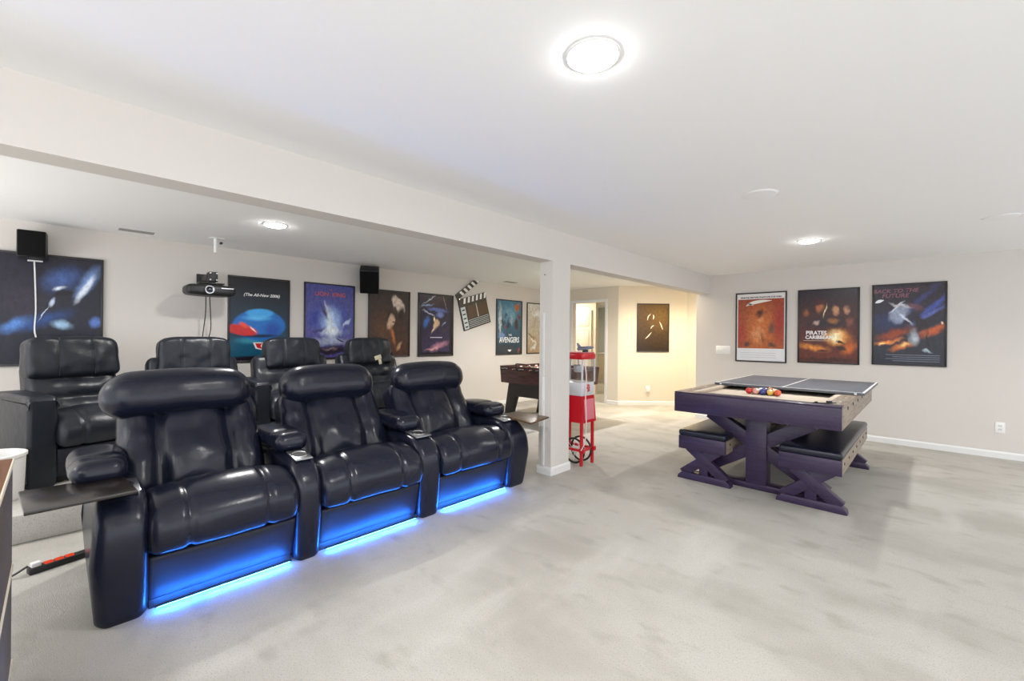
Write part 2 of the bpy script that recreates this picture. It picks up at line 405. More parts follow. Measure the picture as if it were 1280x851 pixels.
def uvplane(name, mat_, parent, x0, x1, z0, z1, y):
    me = bpy.data.meshes.new(name)
    me.from_pydata([(x0, y, z0), (x1, y, z0), (x1, y, z1), (x0, y, z1)], [], [(0, 1, 2, 3)])
    uv = me.uv_layers.new(); 
    for i, c in enumerate(((0, 0), (1, 0), (1, 1), (0, 1))): uv.data[i].uv = c
    me.materials.append(mat_); return link(name, me, parent)
def lettering(body, size, x, z, y, col, parent, align='CENTER', shear=0.0, off=0.0, sx=1.0, name='lettering', rot=0.0, track=1.0):
    cu = bpy.data.curves.new('txt', 'FONT'); cu.body = body; cu.size = size; cu.align_x = align; cu.align_y = 'CENTER'
    cu.shear = shear; cu.offset = off; cu.resolution_u = 3; cu.space_character = track; cu.space_line = 0.85
    o = bpy.data.objects.new('txt', cu); C.objects.link(o)
    bpy.context.view_layer.update()
    me = bpy.data.meshes.new_from_object(o.evaluated_get(bpy.context.evaluated_depsgraph_get()))
    bpy.data.objects.remove(o)
    ca, sa = math.cos(rot), math.sin(rot)
    for v in me.vertices:
        a, b = v.co.x * sx, v.co.y
        v.co = Vector((x + a * ca - b * sa, y, z + a * sa + b * ca))
    me.name = name; me.materials.clear(); me.materials.append(inkmat(col)); return link(name, me, parent)
INK = {}
def inkmat(col):
    if col not in INK: INK[col] = mat('ink', srgb(*col), 0.35)
    return INK[col]
def poly(name, pts, y, col, parent):
    me = bpy.data.meshes.new(name); me.from_pydata([(p[0], y, p[1]) for p in pts], [], [list(range(len(pts)))])
    me.materials.append(inkmat(col) if isinstance(col, tuple) else col); return link(name, me, parent)
M_frame = mat('black_frame', (0.022, 0.02, 0.022, 1), 0.35)
def poster(label, loc, rz, W, Hh, pmat, fw=0.02, framemat=None, margin=None, group='framed film posters'):
    t = thing('film_poster', label, 'poster', loc, rz, group)
    bm = bmesh.new()
    box(bm, -W / 2, -W / 2 + fw, -0.022, 0, 0, Hh, bev=.003); box(bm, W / 2 - fw, W / 2, -0.022, 0, 0, Hh, bev=.003)
    box(bm, -W / 2 + fw, W / 2 - fw, -0.022, 0, 0, fw, bev=.003); box(bm, -W / 2 + fw, W / 2 - fw, -0.022, 0, Hh - fw, Hh, bev=.003)
    fin(bm, 'frame', framemat or M_frame, t)
    uvplane('print', pmat, t, -W / 2 + fw, W / 2 - fw, fw, Hh - fw, -0.012)
    return t
S = srgb
LW = PI / 2
def lp(y0, y1, z0=1.02, z1=2.115): return (XL + 0.001, (y0 + y1) / 2, z0), LW, y1 - y0, z1 - z0
a = lp(-0.41, 0.335, 1.05, 2.14)
poster('large dark blue poster with a slanted white light beam, under the left speaker', *a, print_mat('print_storm', S(34, 32, 46), S(24, 26, 40), [
    (0.25, 0.55, 0.35, 0.3, 0, S(44, 38, 52), 0.9), (0.6, 0.80, 0.30, 0.16, 20, S(66, 92, 150), 1.0), (0.86, 0.78, 0.28, 0.10, 50, S(120, 150, 205), 0.9),
    (0.84, 0.72, 0.24, 0.05, 52, S(222, 232, 246), 0.8), (0.58, 0.71, 0.09, 0.03, 15, S(205, 215, 228), 0.9), (0.62, 0.66, 0.12, 0.035, 12, S(22, 20, 24), 0.5),
    (0.50, 0.58, 0.035, 0.06, -25, S(190, 205, 228), 0.8), (0.40, 0.40, 0.45, 0.10, 15, S(36, 70, 130), 1.0), (0.15, 0.36, 0.22, 0.08, 25, S(84, 132, 205), 1.0),
    (0.60, 0.36, 0.14, 0.06, 0, S(150, 185, 215), 0.9), (0.95, 0.40, 0.10, 0.07, 0, S(96, 130, 205), 0.9), (0.42, 0.47, 0.12, 0.008, 55, S(210, 220, 235), 0.7)], 0.03, 6))
a = lp(1.46, 2.185, 1.02, 2.11)
t = poster('black poster with a rounded blue shape and red swoosh beside the projector', *a, print_mat('print_blue_mound', S(30, 26, 28), S(14, 60, 84), [
    (0.5, 0.12, 0.9, 0.26, 0, S(22, 84, 112), 0.5), (0.35, 0.24, 0.35, 0.06, 0, S(52, 140, 165), 0.9), (0.5, 0.01, 0.9, 0.06, 0, S(28, 18, 30), 0.5),
    (0.50, 0.43, 0.48, 0.20, 0, S(20, 104, 186), 0.14), (0.50, 0.58, 0.28, 0.065, 0, S(62, 160, 226), 0.35), (0.45, 0.52, 0.34, 0.05, 0, S(84, 178, 236), 0.9),
    (0.72, 0.38, 0.22, 0.13, 0, S(16, 72, 160), 0.8), (0.45, 0.30, 0.6, 0.035, 0, S(16, 34, 62), 0.8),
    (0.20, 0.37, 0.30, 0.075, -6, S(196, 34, 30), 0.3), (0.23, 0.43, 0.11, 0.04, -20, S(226, 78, 50), 0.7), (0.38, 0.38, 0.10, 0.018, -30, S(248, 220, 210), 0.9)], 0.006, 4, grain=0.12))
lettering('(The All-New 2006)', 0.052, 0.02, 0.86, -0.0135, (245, 245, 245), t, shear=0.25, off=0.001)
poly('emblem', [(-0.08, 0.25), (0.26, 0.25), (0.235, 0.17), (0.13, 0.145), (0.09, 0.10), (0.05, 0.145), (-0.05, 0.17)], -0.0132, (225, 225, 230), t)
poly('emblem_field', [(-0.055, 0.238), (0.235, 0.238), (0.215, 0.182), (0.12, 0.155), (0.09, 0.125), (0.06, 0.155), (-0.032, 0.182)], -0.0138, (190, 26, 34), t)
lettering('CARS', 0.06, 0.09, 0.207, -0.0144, (240, 236, 238), t, shear=0.2, off=0.0015, sx=1.2)
a = lp(2.37, 3.11, 1.03, 2.115)
t = poster('blue violet poster with a white glowing cloud column and orange title', *a, print_mat('print_sky', S(76, 78, 146), S(92, 88, 156), [
    (0.5, 0.55, 0.6, 0.3, 0, S(58, 84, 176), 1.0), (0.22, 0.55, 0.25, 0.15, 20, S(50, 58, 150), 1.0), (0.55, 0.48, 0.28, 0.28, 0, S(150, 180, 230), 1.0), (0.50, 0.45, 0.13, 0.34, 14, S(212, 228, 246), 1.0), (0.5, 0.5, 0.3, 0.3, 0, S(160, 188, 234), 1.0), (0.50, 0.45, 0.15, 0.36, 14, S(222, 234, 248), 1.0),
    (0.52, 0.36, 0.30, 0.09, 0, S(232, 240, 248), 1.0), (0.37, 0.63, 0.05, 0.16, 25, S(70, 52, 82), 0.9), (0.42, 0.68, 0.03, 0.15, 20, S(205, 205, 225), 0.9), (0.85, 0.48, 0.14, 0.04, 35, S(190, 205, 235), 0.9),
    (0.25, 0.38, 0.2, 0.035, 10, S(66, 60, 120), 0.8), (0.85, 0.36, 0.18, 0.06, 20, S(92, 108, 170), 0.9), (0.5, 0.22, 0.55, 0.09, 0, S(176, 186, 215), 0.9), (0.7, 0.24, 0.12, 0.02, -18, S(40, 44, 70), 0.7),
    (0.5, 0.10, 0.6, 0.07, 0, S(52, 44, 62), 0.6), (0.5, 0.12, 0.25, 0.02, 0, S(150, 130, 130), 0.9)], 0.045, 6))
lettering('THE', 0.03, 0.0, 0.995, -0.0135, (190, 80, 60), t)
lettering('LION', 0.085, -0.125, 0.93, -0.0135, (196, 84, 58), t, off=0.001)
lettering('KING', 0.085, 0.125, 0.93, -0.0135, (196, 84, 58), t, off=0.001)
a = lp(3.33, 4.08, 1.03, 2.105)
t = poster('brown poster with two pale tilted ovals, below the right speaker', *a, print_mat('print_umber', S(62, 54, 50), S(78, 50, 38), [
    (0.3, 0.4, 0.4, 0.45, 0, S(96, 66, 44), 1.0), (0.72, 0.80, 0.22, 0.13, -35, S(214, 196, 182), 0.35), (0.62, 0.74, 0.10, 0.06, -30, S(90, 70, 62), 0.8), (0.80, 0.66, 0.10, 0.16, -20, S(52, 40, 38), 0.7),
    (0.52, 0.54, 0.16, 0.13, 60, S(206, 174, 148), 0.4), (0.44, 0.60, 0.20, 0.05, 70, S(58, 44, 42), 0.8), (0.60, 0.52, 0.05, 0.02, 0, S(62, 42, 36), 0.9), (0.58, 0.30, 0.07, 0.24, 25, S(178, 110, 62), 0.9),
    (0.75, 0.15, 0.12, 0.05, 40, S(190, 150, 110), 0.9), (0.15, 0.2, 0.2, 0.2, 0, S(48, 36, 34), 1.0)], 0.05, 5))
a = lp(4.24, 5.0, 1.02, 2.115)
t = poster('dark poster with pale blue streaks, pink lower edge and thin white line', *a, print_mat('print_space', S(30, 28, 38), S(58, 50, 82), [
    (0.5, 0.9, 0.6, 0.12, 15, S(58, 44, 46), 0.8), (0.3, 0.93, 0.35, 0.02, 25, S(160, 160, 170), 0.8), (0.75, 0.92, 0.25, 0.02, -60, S(130, 110, 100), 0.8), (0.2, 0.82, 0.3, 0.025, 10, S(130, 150, 190), 0.8),
    (0.55, 0.76, 0.40, 0.05, -3, S(88, 104, 170), 0.6), (0.62, 0.68, 0.16, 0.07, 0, S(110, 126, 190), 0.8), (0.2, 0.55, 0.16, 0.09, 40, S(60, 110, 180), 0.7), (0.28, 0.70, 0.26, 0.02, -12, S(176, 188, 215), 0.8),
    (0.50, 0.52, 0.13, 0.09, 25, S(205, 176, 140), 0.5), (0.42, 0.44, 0.14, 0.03, 50, S(226, 200, 168), 0.7), (0.45, 0.60, 0.05, 0.06, 0, S(240, 220, 190), 0.8), (0.74, 0.52, 0.1, 0.02, 30, S(150, 160, 190), 0.8),
    (0.6, 0.15, 0.42, 0.08, 12, S(176, 124, 146), 0.9), (0.4, 0.10, 0.32, 0.025, 5, S(214, 160, 160), 0.9), (0.5, 0.0, 1.0, 0.055, 0, S(22, 22, 30), 0.3), (0.96, 0.2, 0.05, 0.8, 0, S(30, 30, 42), 0.3), (0.03, 0.2, 0.05, 0.8, 0, S(36, 36, 52), 0.3)], 0.035, 7), 0.03)
poly('printed_line', [(-0.13, 0.325), (0.13, 0.325), (0.13, 0.337), (-0.13, 0.337)], -0.0135, (225, 225, 235), t)
a = lp(6.09, 6.855, 1.005, 2.135)
t = poster('crowded blue grey poster with bold white slanted title, beside the clapperboard', *a, print_mat('print_crowd', S(70, 120, 146), S(34, 44, 54), [
    (0.5, 0.75, 0.5, 0.25, 0, S(104, 150, 172), 0.9), (0.82, 0.90, 0.16, 0.11, 20, S(178, 106, 62), 0.7), (0.12, 0.6, 0.08, 0.5, 0, S(180, 190, 190), 0.9), (0.25, 0.6, 0.07, 0.12, 20, S(52, 60, 70), 0.7), (0.45, 0.56, 0.08, 0.14, -10, S(46, 62, 86), 0.7),
    (0.6, 0.64, 0.08, 0.16, 0, S(140, 160, 168), 0.7), (0.78, 0.56, 0.1, 0.16, 15, S(64, 52, 50), 0.7), (0.35, 0.72, 0.06, 0.1, 0, S(56, 84, 104), 0.8), (0.9, 0.7, 0.06, 0.1, 0, S(120, 60, 40), 0.8), (0.35, 0.5, 0.05, 0.05, 0, S(150, 60, 54), 0.8),
    (0.2, 0.35, 0.18, 0.1, 0, S(110, 140, 186), 0.9), (0.5, 0.08, 0.7, 0.10, 0, S(52, 60, 66), 0.8), (0.9, 0.06, 0.08, 0.06, 0, S(150, 80, 60), 0.8)], 0.08, 9))
lettering('AVENGERS', 0.155, 0.0, 0.30, -0.0135, (232, 238, 242), t, shear=0.05, off=0.003, sx=0.78)
lettering('THE', 0.05, 0.02, 0.405, -0.0135, (225, 230, 235), t, off=0.001)
poly('emblem', [(-0.05, 0.105), (0.06, 0.105), (0.05, 0.085), (0.02, 0.06), (-0.03, 0.075)], -0.0135, (235, 238, 242), t)
a = lp(7.01, 7.75, 1.01, 2.12)
t = poster('pale cream poster half hidden behind the white column', *a, print_mat('print_sand', S(214, 212, 200), S(168, 142, 104), [
    (0.3, 0.6, 0.3, 0.12, 30, S(186, 176, 154), 0.9), (0.2, 0.35, 0.3, 0.05, -20, S(140, 116, 88), 0.9), (0.3, 0.25, 0.25, 0.04, -25, S(232, 226, 212), 0.9), (0.5, 0.8, 0.4, 0.1, 0, S(228, 230, 226), 0.9), (0.3, 0.12, 0.2, 0.06, 20, S(216, 220, 224), 0.9)], 0.06, 7))
A45 = PI / 4
def onang(s, z): return (-4.62 + s * math.cos(A45) + 0.0007, DY + s * math.sin(A45) - 0.0007, z)
t = poster('dark bronze poster with thin white curved strokes on the angled hall wall', onang(0.715, 1.095), A45, 0.665, 0.99, print_mat('print_strokes', S(92, 68, 34), S(44, 34, 28), [
    (0.75, 0.8, 0.6, 0.5, 0, S(108, 82, 42), 1.0)], 0.01, 4), 0.02)
def stroke(pts, wd, par, y=-0.0135, col=(228, 218, 200)):
    pts = smooth_path([(p[0], 0, p[1]) for p in pts], 6); n = len(pts); A = []; Bq = []
    for i, p in enumerate(pts):
        d = (pts[min(i + 1, n - 1)] - pts[max(i - 1, 0)]).normalized(); nn = Vector((-d.z, 0, d.x)); h = wd * math.sin(PI * (i + 0.3) / (n - 0.4)) / 2 + 0.0008
        A.append(p + nn * h); Bq.append(p - nn * h)
    poly('printed_stroke', [(q.x, q.z) for q in A + Bq[::-1]], y, col, par)
stroke([(-0.12, 0.64), (-0.10, 0.72), (-0.05, 0.78)], 0.02, t); stroke([(0.0, 0.66), (0.012, 0.72), (0.0, 0.76)], 0.025, t)
stroke([(-0.05, 0.47), (-0.02, 0.52), (0.02, 0.54)], 0.018, t); stroke([(-0.16, 0.26), (-0.09, 0.33), (-0.03, 0.40)], 0.02, t); stroke([(0.13, 0.62), (0.17, 0.54), (0.20, 0.45)], 0.022, t)
# back wall
def bp(x0, x1, z0, z1): return ((x0 + x1) / 2, YR - 0.001, z0), 0, x1 - x0, z1 - z0
a = bp(-2.29, -1.57, 1.012, 2.112)
t = poster('orange poster with white bands above and below, beside the light switch', *a, print_mat('print_orange', S(228, 226, 224), S(226, 228, 232), [], 0.0, grain=0.02))
uvplane('picture', print_mat('print_orange_field', S(150, 66, 30), S(176, 96, 48), [
    (0.5, 0.5, 0.45, 0.6, 0, S(196, 108, 48), 1.0), (0.9, 0.5, 0.2, 0.7, 0, S(160, 50, 34), 1.0), (0.05, 0.3, 0.2, 0.6, 0, S(168, 60, 40), 1.0), (0.5, 0.72, 0.16, 0.10, 8, S(88, 46, 28), 0.8), (0.5, 0.58, 0.12, 0.09, 0, S(206, 136, 84), 0.9),
    (0.45, 0.28, 0.22, 0.24, 0, S(214, 142, 88), 0.9), (0.74, 0.42, 0.12, 0.14, -30, S(104, 70, 54), 0.9), (0.55, 0.2, 0.05, 0.2, 20, S(140, 80, 44), 0.9), (0.2, 0.08, 0.12, 0.08, 0, S(80, 54, 48), 0.9), (0.75, 0.06, 0.15, 0.08, 0, S(84, 58, 46), 0.9)], 0.05, 6), t, -0.325, 0.325, 0.215, 0.995, -0.0125)
lettering('FROM THE CREATORS OF JAWS AND STAR WARS', 0.030, 0.0, 1.02, -0.0135, (30, 28, 28), t, off=0.0012, sx=0.85)
stroke([(-0.21, 0.89), (-0.13, 0.93), (0.0, 0.955), (0.16, 0.965)], 0.05, t, col=(240, 234, 226)); stroke([(-0.19, 0.93), (-0.14, 0.915), (-0.10, 0.90)], 0.022, t, col=(240, 234, 226))
for k in range(3): poly('printed_line', [(-0.28, 0.14 - k * .035), (0.22, 0.14 - k * .035), (0.22, 0.148 - k * .035), (-0.28, 0.148 - k * .035)], -0.0135, (196, 200, 206), t)
a = bp(-1.428, -0.70, 1.03, 2.107)
t = poster('dark poster with a golden fiery glow, the middle of three on the far wall', *a, print_mat('print_fire', S(40, 36, 44), S(104, 48, 32), [
    (0.5, 0.55, 0.6, 0.12, 0, S(44, 36, 44), 0.9), (0.36, 0.76, 0.09, 0.10, -20, S(176, 104, 66), 0.8), (0.36, 0.85, 0.16, 0.06, 0, S(74, 34, 34), 0.8), (0.64, 0.72, 0.08, 0.09, -10, S(206, 150, 108), 0.8), (0.82, 0.72, 0.07, 0.08, 10, S(190, 140, 110), 0.8), (0.12, 0.69, 0.08, 0.06, 0, S(150, 88, 46), 0.9),
    (0.60, 0.57, 0.14, 0.06, 0, S(160, 104, 60), 0.9), (0.46, 0.72, 0.02, 0.13, -14, S(226, 206, 160), 0.7), (0.86, 0.55, 0.10, 0.09, 0, S(130, 78, 62), 0.9), (0.3, 0.56, 0.08, 0.04, 30, S(190, 160, 150), 0.9),
    (0.68, 0.34, 0.34, 0.16, 0, S(214, 120, 44), 1.0), (0.64, 0.35, 0.26, 0.14, 0, S(246, 190, 96), 1.0), (0.63, 0.36, 0.17, 0.11, 0, S(255, 244, 196), 1.0), (0.25, 0.20, 0.4, 0.07, -8, S(226, 140, 56), 1.0), (0.85, 0.2, 0.2, 0.1, 20, S(214, 110, 40), 1.0),
    (0.72, 0.20, 0.14, 0.05, -8, S(58, 32, 30), 0.6), (0.72, 0.29, 0.12, 0.02, -15, S(60, 34, 28), 0.7), (0.42, 0.15, 0.14, 0.02, 0, S(70, 36, 28), 0.7), (0.5, 0.03, 0.8, 0.055, 0, S(70, 40, 36), 0.7)], 0.035, 7))
lettering('PIRATES', 0.078, -0.135, 0.44, -0.0135, (240, 238, 236), t, off=0.002, sx=0.9); lettering('of the', 0.028, 0.10, 0.452, -0.0135, (200, 60, 50), t)
lettering('CARIBBEAN', 0.07, -0.10, 0.375, -0.0135, (240, 238, 236), t, off=0.002, sx=0.9); poly('printed_line', [(-0.29, 0.325), (0.08, 0.325), (0.08, 0.332), (-0.29, 0.332)], -0.0135, (190, 170, 150), t)
a = bp(-0.57, 0.155, 1.045, 2.12)
t = poster('blue and orange poster with a pale streaked shape, rightmost on the far wall', *a, print_mat('print_streak', S(48, 42, 52), S(44, 46, 58), [
    (0.2, 0.55, 0.4, 0.2, 10, S(44, 50, 88), 0.9), (0.85, 0.72, 0.45, 0.06, 35, S(70, 84, 160), 0.9), (0.8, 0.62, 0.4, 0.04, 28, S(92, 104, 176), 0.9), (0.7, 0.82, 0.4, 0.06, 38, S(62, 62, 112), 0.9), (0.5, 0.93, 0.5, 0.08, 0, S(58, 50, 58), 0.9),
    (0.3, 0.38, 0.4, 0.09, 12, S(150, 66, 34), 0.9), (0.85, 0.42, 0.3, 0.07, 18, S(196, 96, 48), 0.9), (0.22, 0.28, 0.3, 0.04, 8, S(236, 140, 64), 0.9), (0.42, 0.22, 0.26, 0.06, 14, S(214, 120, 56), 0.9), (0.45, 0.24, 0.12, 0.03, 10, S(252, 206, 130), 0.9), (0.12, 0.26, 0.08, 0.02, 0, S(255, 214, 140), 0.9),
    (0.38, 0.64, 0.20, 0.13, 25, S(150, 160, 186), 0.6), (0.33, 0.72, 0.16, 0.025, 40, S(222, 226, 234), 0.8), (0.46, 0.58, 0.18, 0.03, -40, S(205, 214, 228), 0.8), (0.40, 0.74, 0.22, 0.025, -12, S(205, 200, 205), 0.8), (0.60, 0.72, 0.16, 0.05, -18, S(110, 72, 78), 0.8),
    (0.66, 0.52, 0.09, 0.16, 35, S(44, 36, 40), 0.6), (0.58, 0.34, 0.10, 0.14, 0, S(176, 186, 196), 0.9), (0.78, 0.30, 0.03, 0.16, 14, S(40, 36, 42), 0.7), (0.76, 0.17, 0.10, 0.03, -10, S(170, 190, 200), 0.9), (0.95, 0.5, 0.03, 0.02, 0, S(255, 226, 190), 0.9), (0.5, 0.05, 0.8, 0.09, 0, S(42, 44, 54), 0.7)], 0.045, 7))
lettering('BACK TO THE', 0.07, -0.13, 0.98, -0.0135, (140, 84, 100), t, shear=0.2, off=0.001)
lettering('FUTURE', 0.075, -0.13, 0.915, -0.0135, (140, 84, 100), t, shear=0.2, off=0.001)
stroke([(-0.33, 0.83), (-0.29, 0.85), (-0.24, 0.865)], 0.04, t, col=(235, 238, 244))
for k in range(4): poly('printed_line', [(-0.22 + .07 * (k % 2), 0.135 - k * .026), (0.30, 0.135 - k * .026), (0.30, 0.142 - k * .026), (-0.22 + .07 * (k % 2), 0.142 - k * .026)], -0.0135, (120, 126, 140), t)

# ------------------------------------------------------------------ clapperboard on the left wall
t = thing('clapperboard', 'black and white film clapperboard hung tilted with its stick open', 'wall decor', (XL + 0.001, 5.26, 1.47), LW)
tl = math.radians(16)
def T2(x, z): return (x * math.cos(tl) - z * math.sin(tl), x * math.sin(tl) + z * math.cos(tl))
def slab(name, pts, y0, y1, mat_, par):
    bm = bmesh.new(); prism(bm, pts, y0, y1); return fin(bm, name, mat_, par)
M_board = mat('board_black', (0.035, 0.033, 0.03, 1), 0.35)
BW, BH = 0.70, 0.60
slab('board', [T2(0, 0), T2(BW, 0), T2(BW, BH), T2(0, BH)], -0.02, 0, M_board, t)
slab('writing_panel', [T2(0.17, 0.2), T2(0.40, 0.2), T2(0.40, 0.43), T2(0.17, 0.43)], -0.024, -0.02, mat('board_brown', srgb(70, 54, 38), 0.3), t)
slab('writing_panel', [T2(0.425, 0.2), T2(0.68, 0.2), T2(0.68, 0.43), T2(0.425, 0.43)], -0.024, -0.02, bpy.data.materials['board_brown'], t)
slab('divider', [T2(0.406, 0.19), T2(0.419, 0.19), T2(0.419, 0.45), T2(0.406, 0.45)], -0.024, -0.02, M_white, t)
slab('left_panel', [T2(0.02, 0.02), T2(0.13, 0.02), T2(0.13, 0.44), T2(0.02, 0.44)], -0.023, -0.02, mat('board_pale', srgb(196, 206, 208), 0.5), t)
for k in range(5): slab('panel_mark', [T2(0.04, 0.05 + k * .08), T2(0.11, 0.05 + k * .08), T2(0.11, 0.075 + k * .08), T2(0.04, 0.075 + k * .08)], -0.025, -0.023, M_board, t)
for k in range(5): slab('ruled_line', [T2(0.15, 0.03 + k * .033), T2(0.67, 0.03 + k * .033), T2(0.67, 0.038 + k * .033), T2(0.15, 0.038 + k * .033)], -0.023, -0.02, bpy.data.materials['board_pale'], t)
slab('fixed_stick', [T2(0, 0.49), T2(BW, 0.49), T2(BW, 0.60), T2(0, 0.60)], -0.03, -0.02, M_board, t)
for k in range(6):
    x = 0.10 + k * 0.105
    slab('stripe', [T2(x, 0.495), T2(x + .05, 0.495), T2(x + .085, 0.595), T2(x + .035, 0.595)], -0.033, -0.03, M_white, t)
ta = math.radians(36)
hx, hz = T2(0.0, 0.60)
def T3(x, z): return (hx + x * math.cos(ta) - z * math.sin(ta), hz + x * math.sin(ta) + z * math.cos(ta))
ck = slab('clap_stick', [T3(0, 0), T3(0.78, 0), T3(0.78, 0.1), T3(0, 0.1)], -0.03, -0.008, M_board, t)
for k in range(6):
    x = 0.10 + k * 0.115
    slab('stripe', [T3(x + .03, 0.005), T3(x + .085, 0.005), T3(x + .05, 0.095), T3(x - .005, 0.095)], -0.033, -0.03, M_white, ck)
cylo('hinge_pin', M_chrome, t, (T2(.03, .6)[0], -0.036, T2(.03, .6)[1]), (T2(.03, .6)[0], -0.02, T2(.03, .6)[1]), 0.014)

# ------------------------------------------------------------------ speakers, projector, cords on the left wall
def speaker(y, z, rz, tilt, label, k=1.0):
    t = thing('wall_speaker', label, 'speaker', (XL + 0.16, y, z), 0, 'black wall speakers')
    M = Matrix.Rotation(rz, 4, 'Z') @ Matrix.Rotation(tilt, 4, 'Y') @ Matrix.Scale(k, 4)
    bm = bmesh.new(); box(bm, -0.09, 0.08, -0.095, 0.095, -0.125, 0.125, bev=0.012, M=M); fin(bm, 'cabinet', M_plas, t)
    bm = bmesh.new(); box(bm, 0.08, 0.092, -0.088, 0.088, -0.118, 0.118, bev=0.006, M=M); fin(bm, 'grille', M_mesh, t)
    bm = bmesh.new(); cyl(bm, (-0.16, 0, -0.02), (-0.05, 0, -0.02), 0.016); cyl(bm, (-0.16, 0, -0.02), (-0.15, 0, -0.02), 0.04); fin(bm, 'wall_bracket', M_plas, t)
speaker(-0.165, 2.20, math.radians(-3), 0, 'black box speaker mounted above the large dark blue poster')
speaker(3.27, 2.215, math.radians(-30), math.radians(26), 'black box speaker tilted down above the brown poster', 1.45)
bm = bmesh.new(); tube(bm, [(XL + 0.05, -0.155, 2.06), (XL + 0.035, -0.15, 1.9), (XL + 0.035, -0.143, 1.6), (XL + 0.035, -0.15, 1.4), (XL + 0.035, -0.135, 1.25), (XL + 0.03, -0.15, 0.9)], 0.006)
box(bm, XL + 0.03, XL + 0.07, -0.20, -0.10, 2.055, 2.067)
tag(fin(bm, 'speaker_cord', M_cord), 'white cord hanging from the left speaker across the blue poster', 'cord')
t = thing('ceiling_stub', 'short white pole stub with a plate on the ceiling above the projector', 'mount', (-5.75, 1.225, ZC))
bm = bmesh.new(); box(bm, -0.05, 0.05, -0.065, 0.065, -0.008, 0, bev=.003); fin(bm, 'plate', M_white, t)
cylo('pole', M_white, t, (0, -0.01, -0.16), (0, -0.01, -0.008), 0.017)
cylo('knob', M_plas, t, (0.02, 0.035, -0.055), (0.05, 0.035, -0.055), 0.014)
P = Vector((-5.93, 1.20, 1.865))
t = thing('projector', 'black video projector with a chrome ringed lens on a wall bracket', 'projector', P)
def pf(u, v, w, q):
    x = q.x; z = q.z + 0.012 * (1 - v * v) * w
    return (x + 0.02 * (1 - v * v) * (1 if u > 0 else 0), q.y, z)
bm = bmesh.new(); rbox(bm, 0.14, 0.235, 0.052, 0.04, pf, (6, 10, 4)); fin(bm, 'body', M_plas, t)
bm = bmesh.new(); lathe(bm, [(0.030, 0.0), (0.030, 0.035), (0.036, 0.042), (0.044, 0.042), (0.047, 0.035), (0.047, 0)], 32, Matrix.Translation((0.15, -0.035, 0.0)) @ Matrix.Rotation(PI / 2, 4, 'Y')); fin(bm, 'lens_ring', M_chrome, t)
bm = bmesh.new(); lathe(bm, [(0, 0.028), (0.015, 0.025), (0.030, 0.012)], 32, Matrix.Translation((0.15, -0.035, 0.0)) @ Matrix.Rotation(PI / 2, 4, 'Y')); fin(bm, 'lens', mat('lens_glass', (0.01, 0.012, 0.03, 1), 0.05, coat=1), t)
bm = bmesh.new(); box(bm, 0.145, 0.158, 0.08, 0.2, 0.02, 0.03); fin(bm, 'top_trim', M_steel, t)
bm = bmesh.new(); box(bm, -0.355, -0.345, -0.06, 0.06, 0.10, 0.22, bev=.003); box(bm, -0.345, 0.0, -0.025, 0.025, 0.13, 0.19, bev=.004); box(bm, -0.05, 0.09, -0.02, 0.06, 0.10, 0.21, bev=.004)
cyl(bm, (0, 0.03, 0.045), (0, 0.03, 0.12), 0.02); box(bm, -0.08, 0.08, -0.11, 0.13, 0.075, 0.088, bev=.002); fin(bm, 'bracket', M_plas, t)
bm = bmesh.new()
for y, z in ((-.012, .12), (.05, .12), (-.012, .195), (.05, .195)): cyl(bm, (0.09, y, z), (0.095, y, z), 0.009)
fin(bm, 'screws', M_chrome, t)
for k in range(2):
    bm = bmesh.new(); tube(bm, [(-.12, -.01 + k * .035, -.04), (-.19, 0 + k * .05, -.26), (-.24, -.01 + k * .07, -.46), (-.27, -.03 + k * .03, -.76), (-.29, -.02 + k * .03, -1.26)], 0.005)
    fin(bm, 'cord', M_plas, t)

# ------------------------------------------------------------------ theater seating
def catm(pts, k=8): return [(p.x, p.z) for p in smooth_path([(a, 0, b) for a, b in pts], k)]
def along(path, s):
    n = len(path) - 1; f = max(0, min(n - 1e-6, s * n)); i = int(f); t = f - i
    a, b = path[i], path[i + 1]; p = (a[0] + (b[0] - a[0]) * t, a[1] + (b[1] - a[1]) * t)
    i0, i1 = max(0, i - 1), min(n, i + 2); dx, dz = path[i1][0] - path[i0][0], path[i1][1] - path[i0][1]; L = math.hypot(dx, dz)
    return p, (-dz / L, dx / L)
def gauss(x, c, w): return math.exp(-((x - c) / w) ** 2)
def even(path, n=60):
    L = [0]
    for a, b in zip(path, path[1:]): L.append(L[-1] + math.hypot(b[0] - a[0], b[1] - a[1]))
    out = []; j = 0
    for i in range(n + 1):
        s = L[-1] * i / n
        while j < len(L) - 2 and L[j + 1] < s: j += 1
        t = (s - L[j]) / max(1e-9, L[j + 1] - L[j]); out.append((path[j][0] + (path[j + 1][0] - path[j][0]) * t, path[j][1] + (path[j + 1][1] - path[j][1]) * t))
    return out
SEATPATH = even(catm([(-0.66, 0.455), (-0.45, 0.485), (-0.28, 0.53), (-0.13, 0.545), (-0.02, 0.515), (0.05, 0.45), (0.065, 0.37), (0.05, 0.305), (0.02, 0.265)]))
def crinkle(q, amp, sc=9.0, seed=0.0): return amp * noise.noise(Vector((q.x * sc + seed, q.y * sc, q.z * sc)))
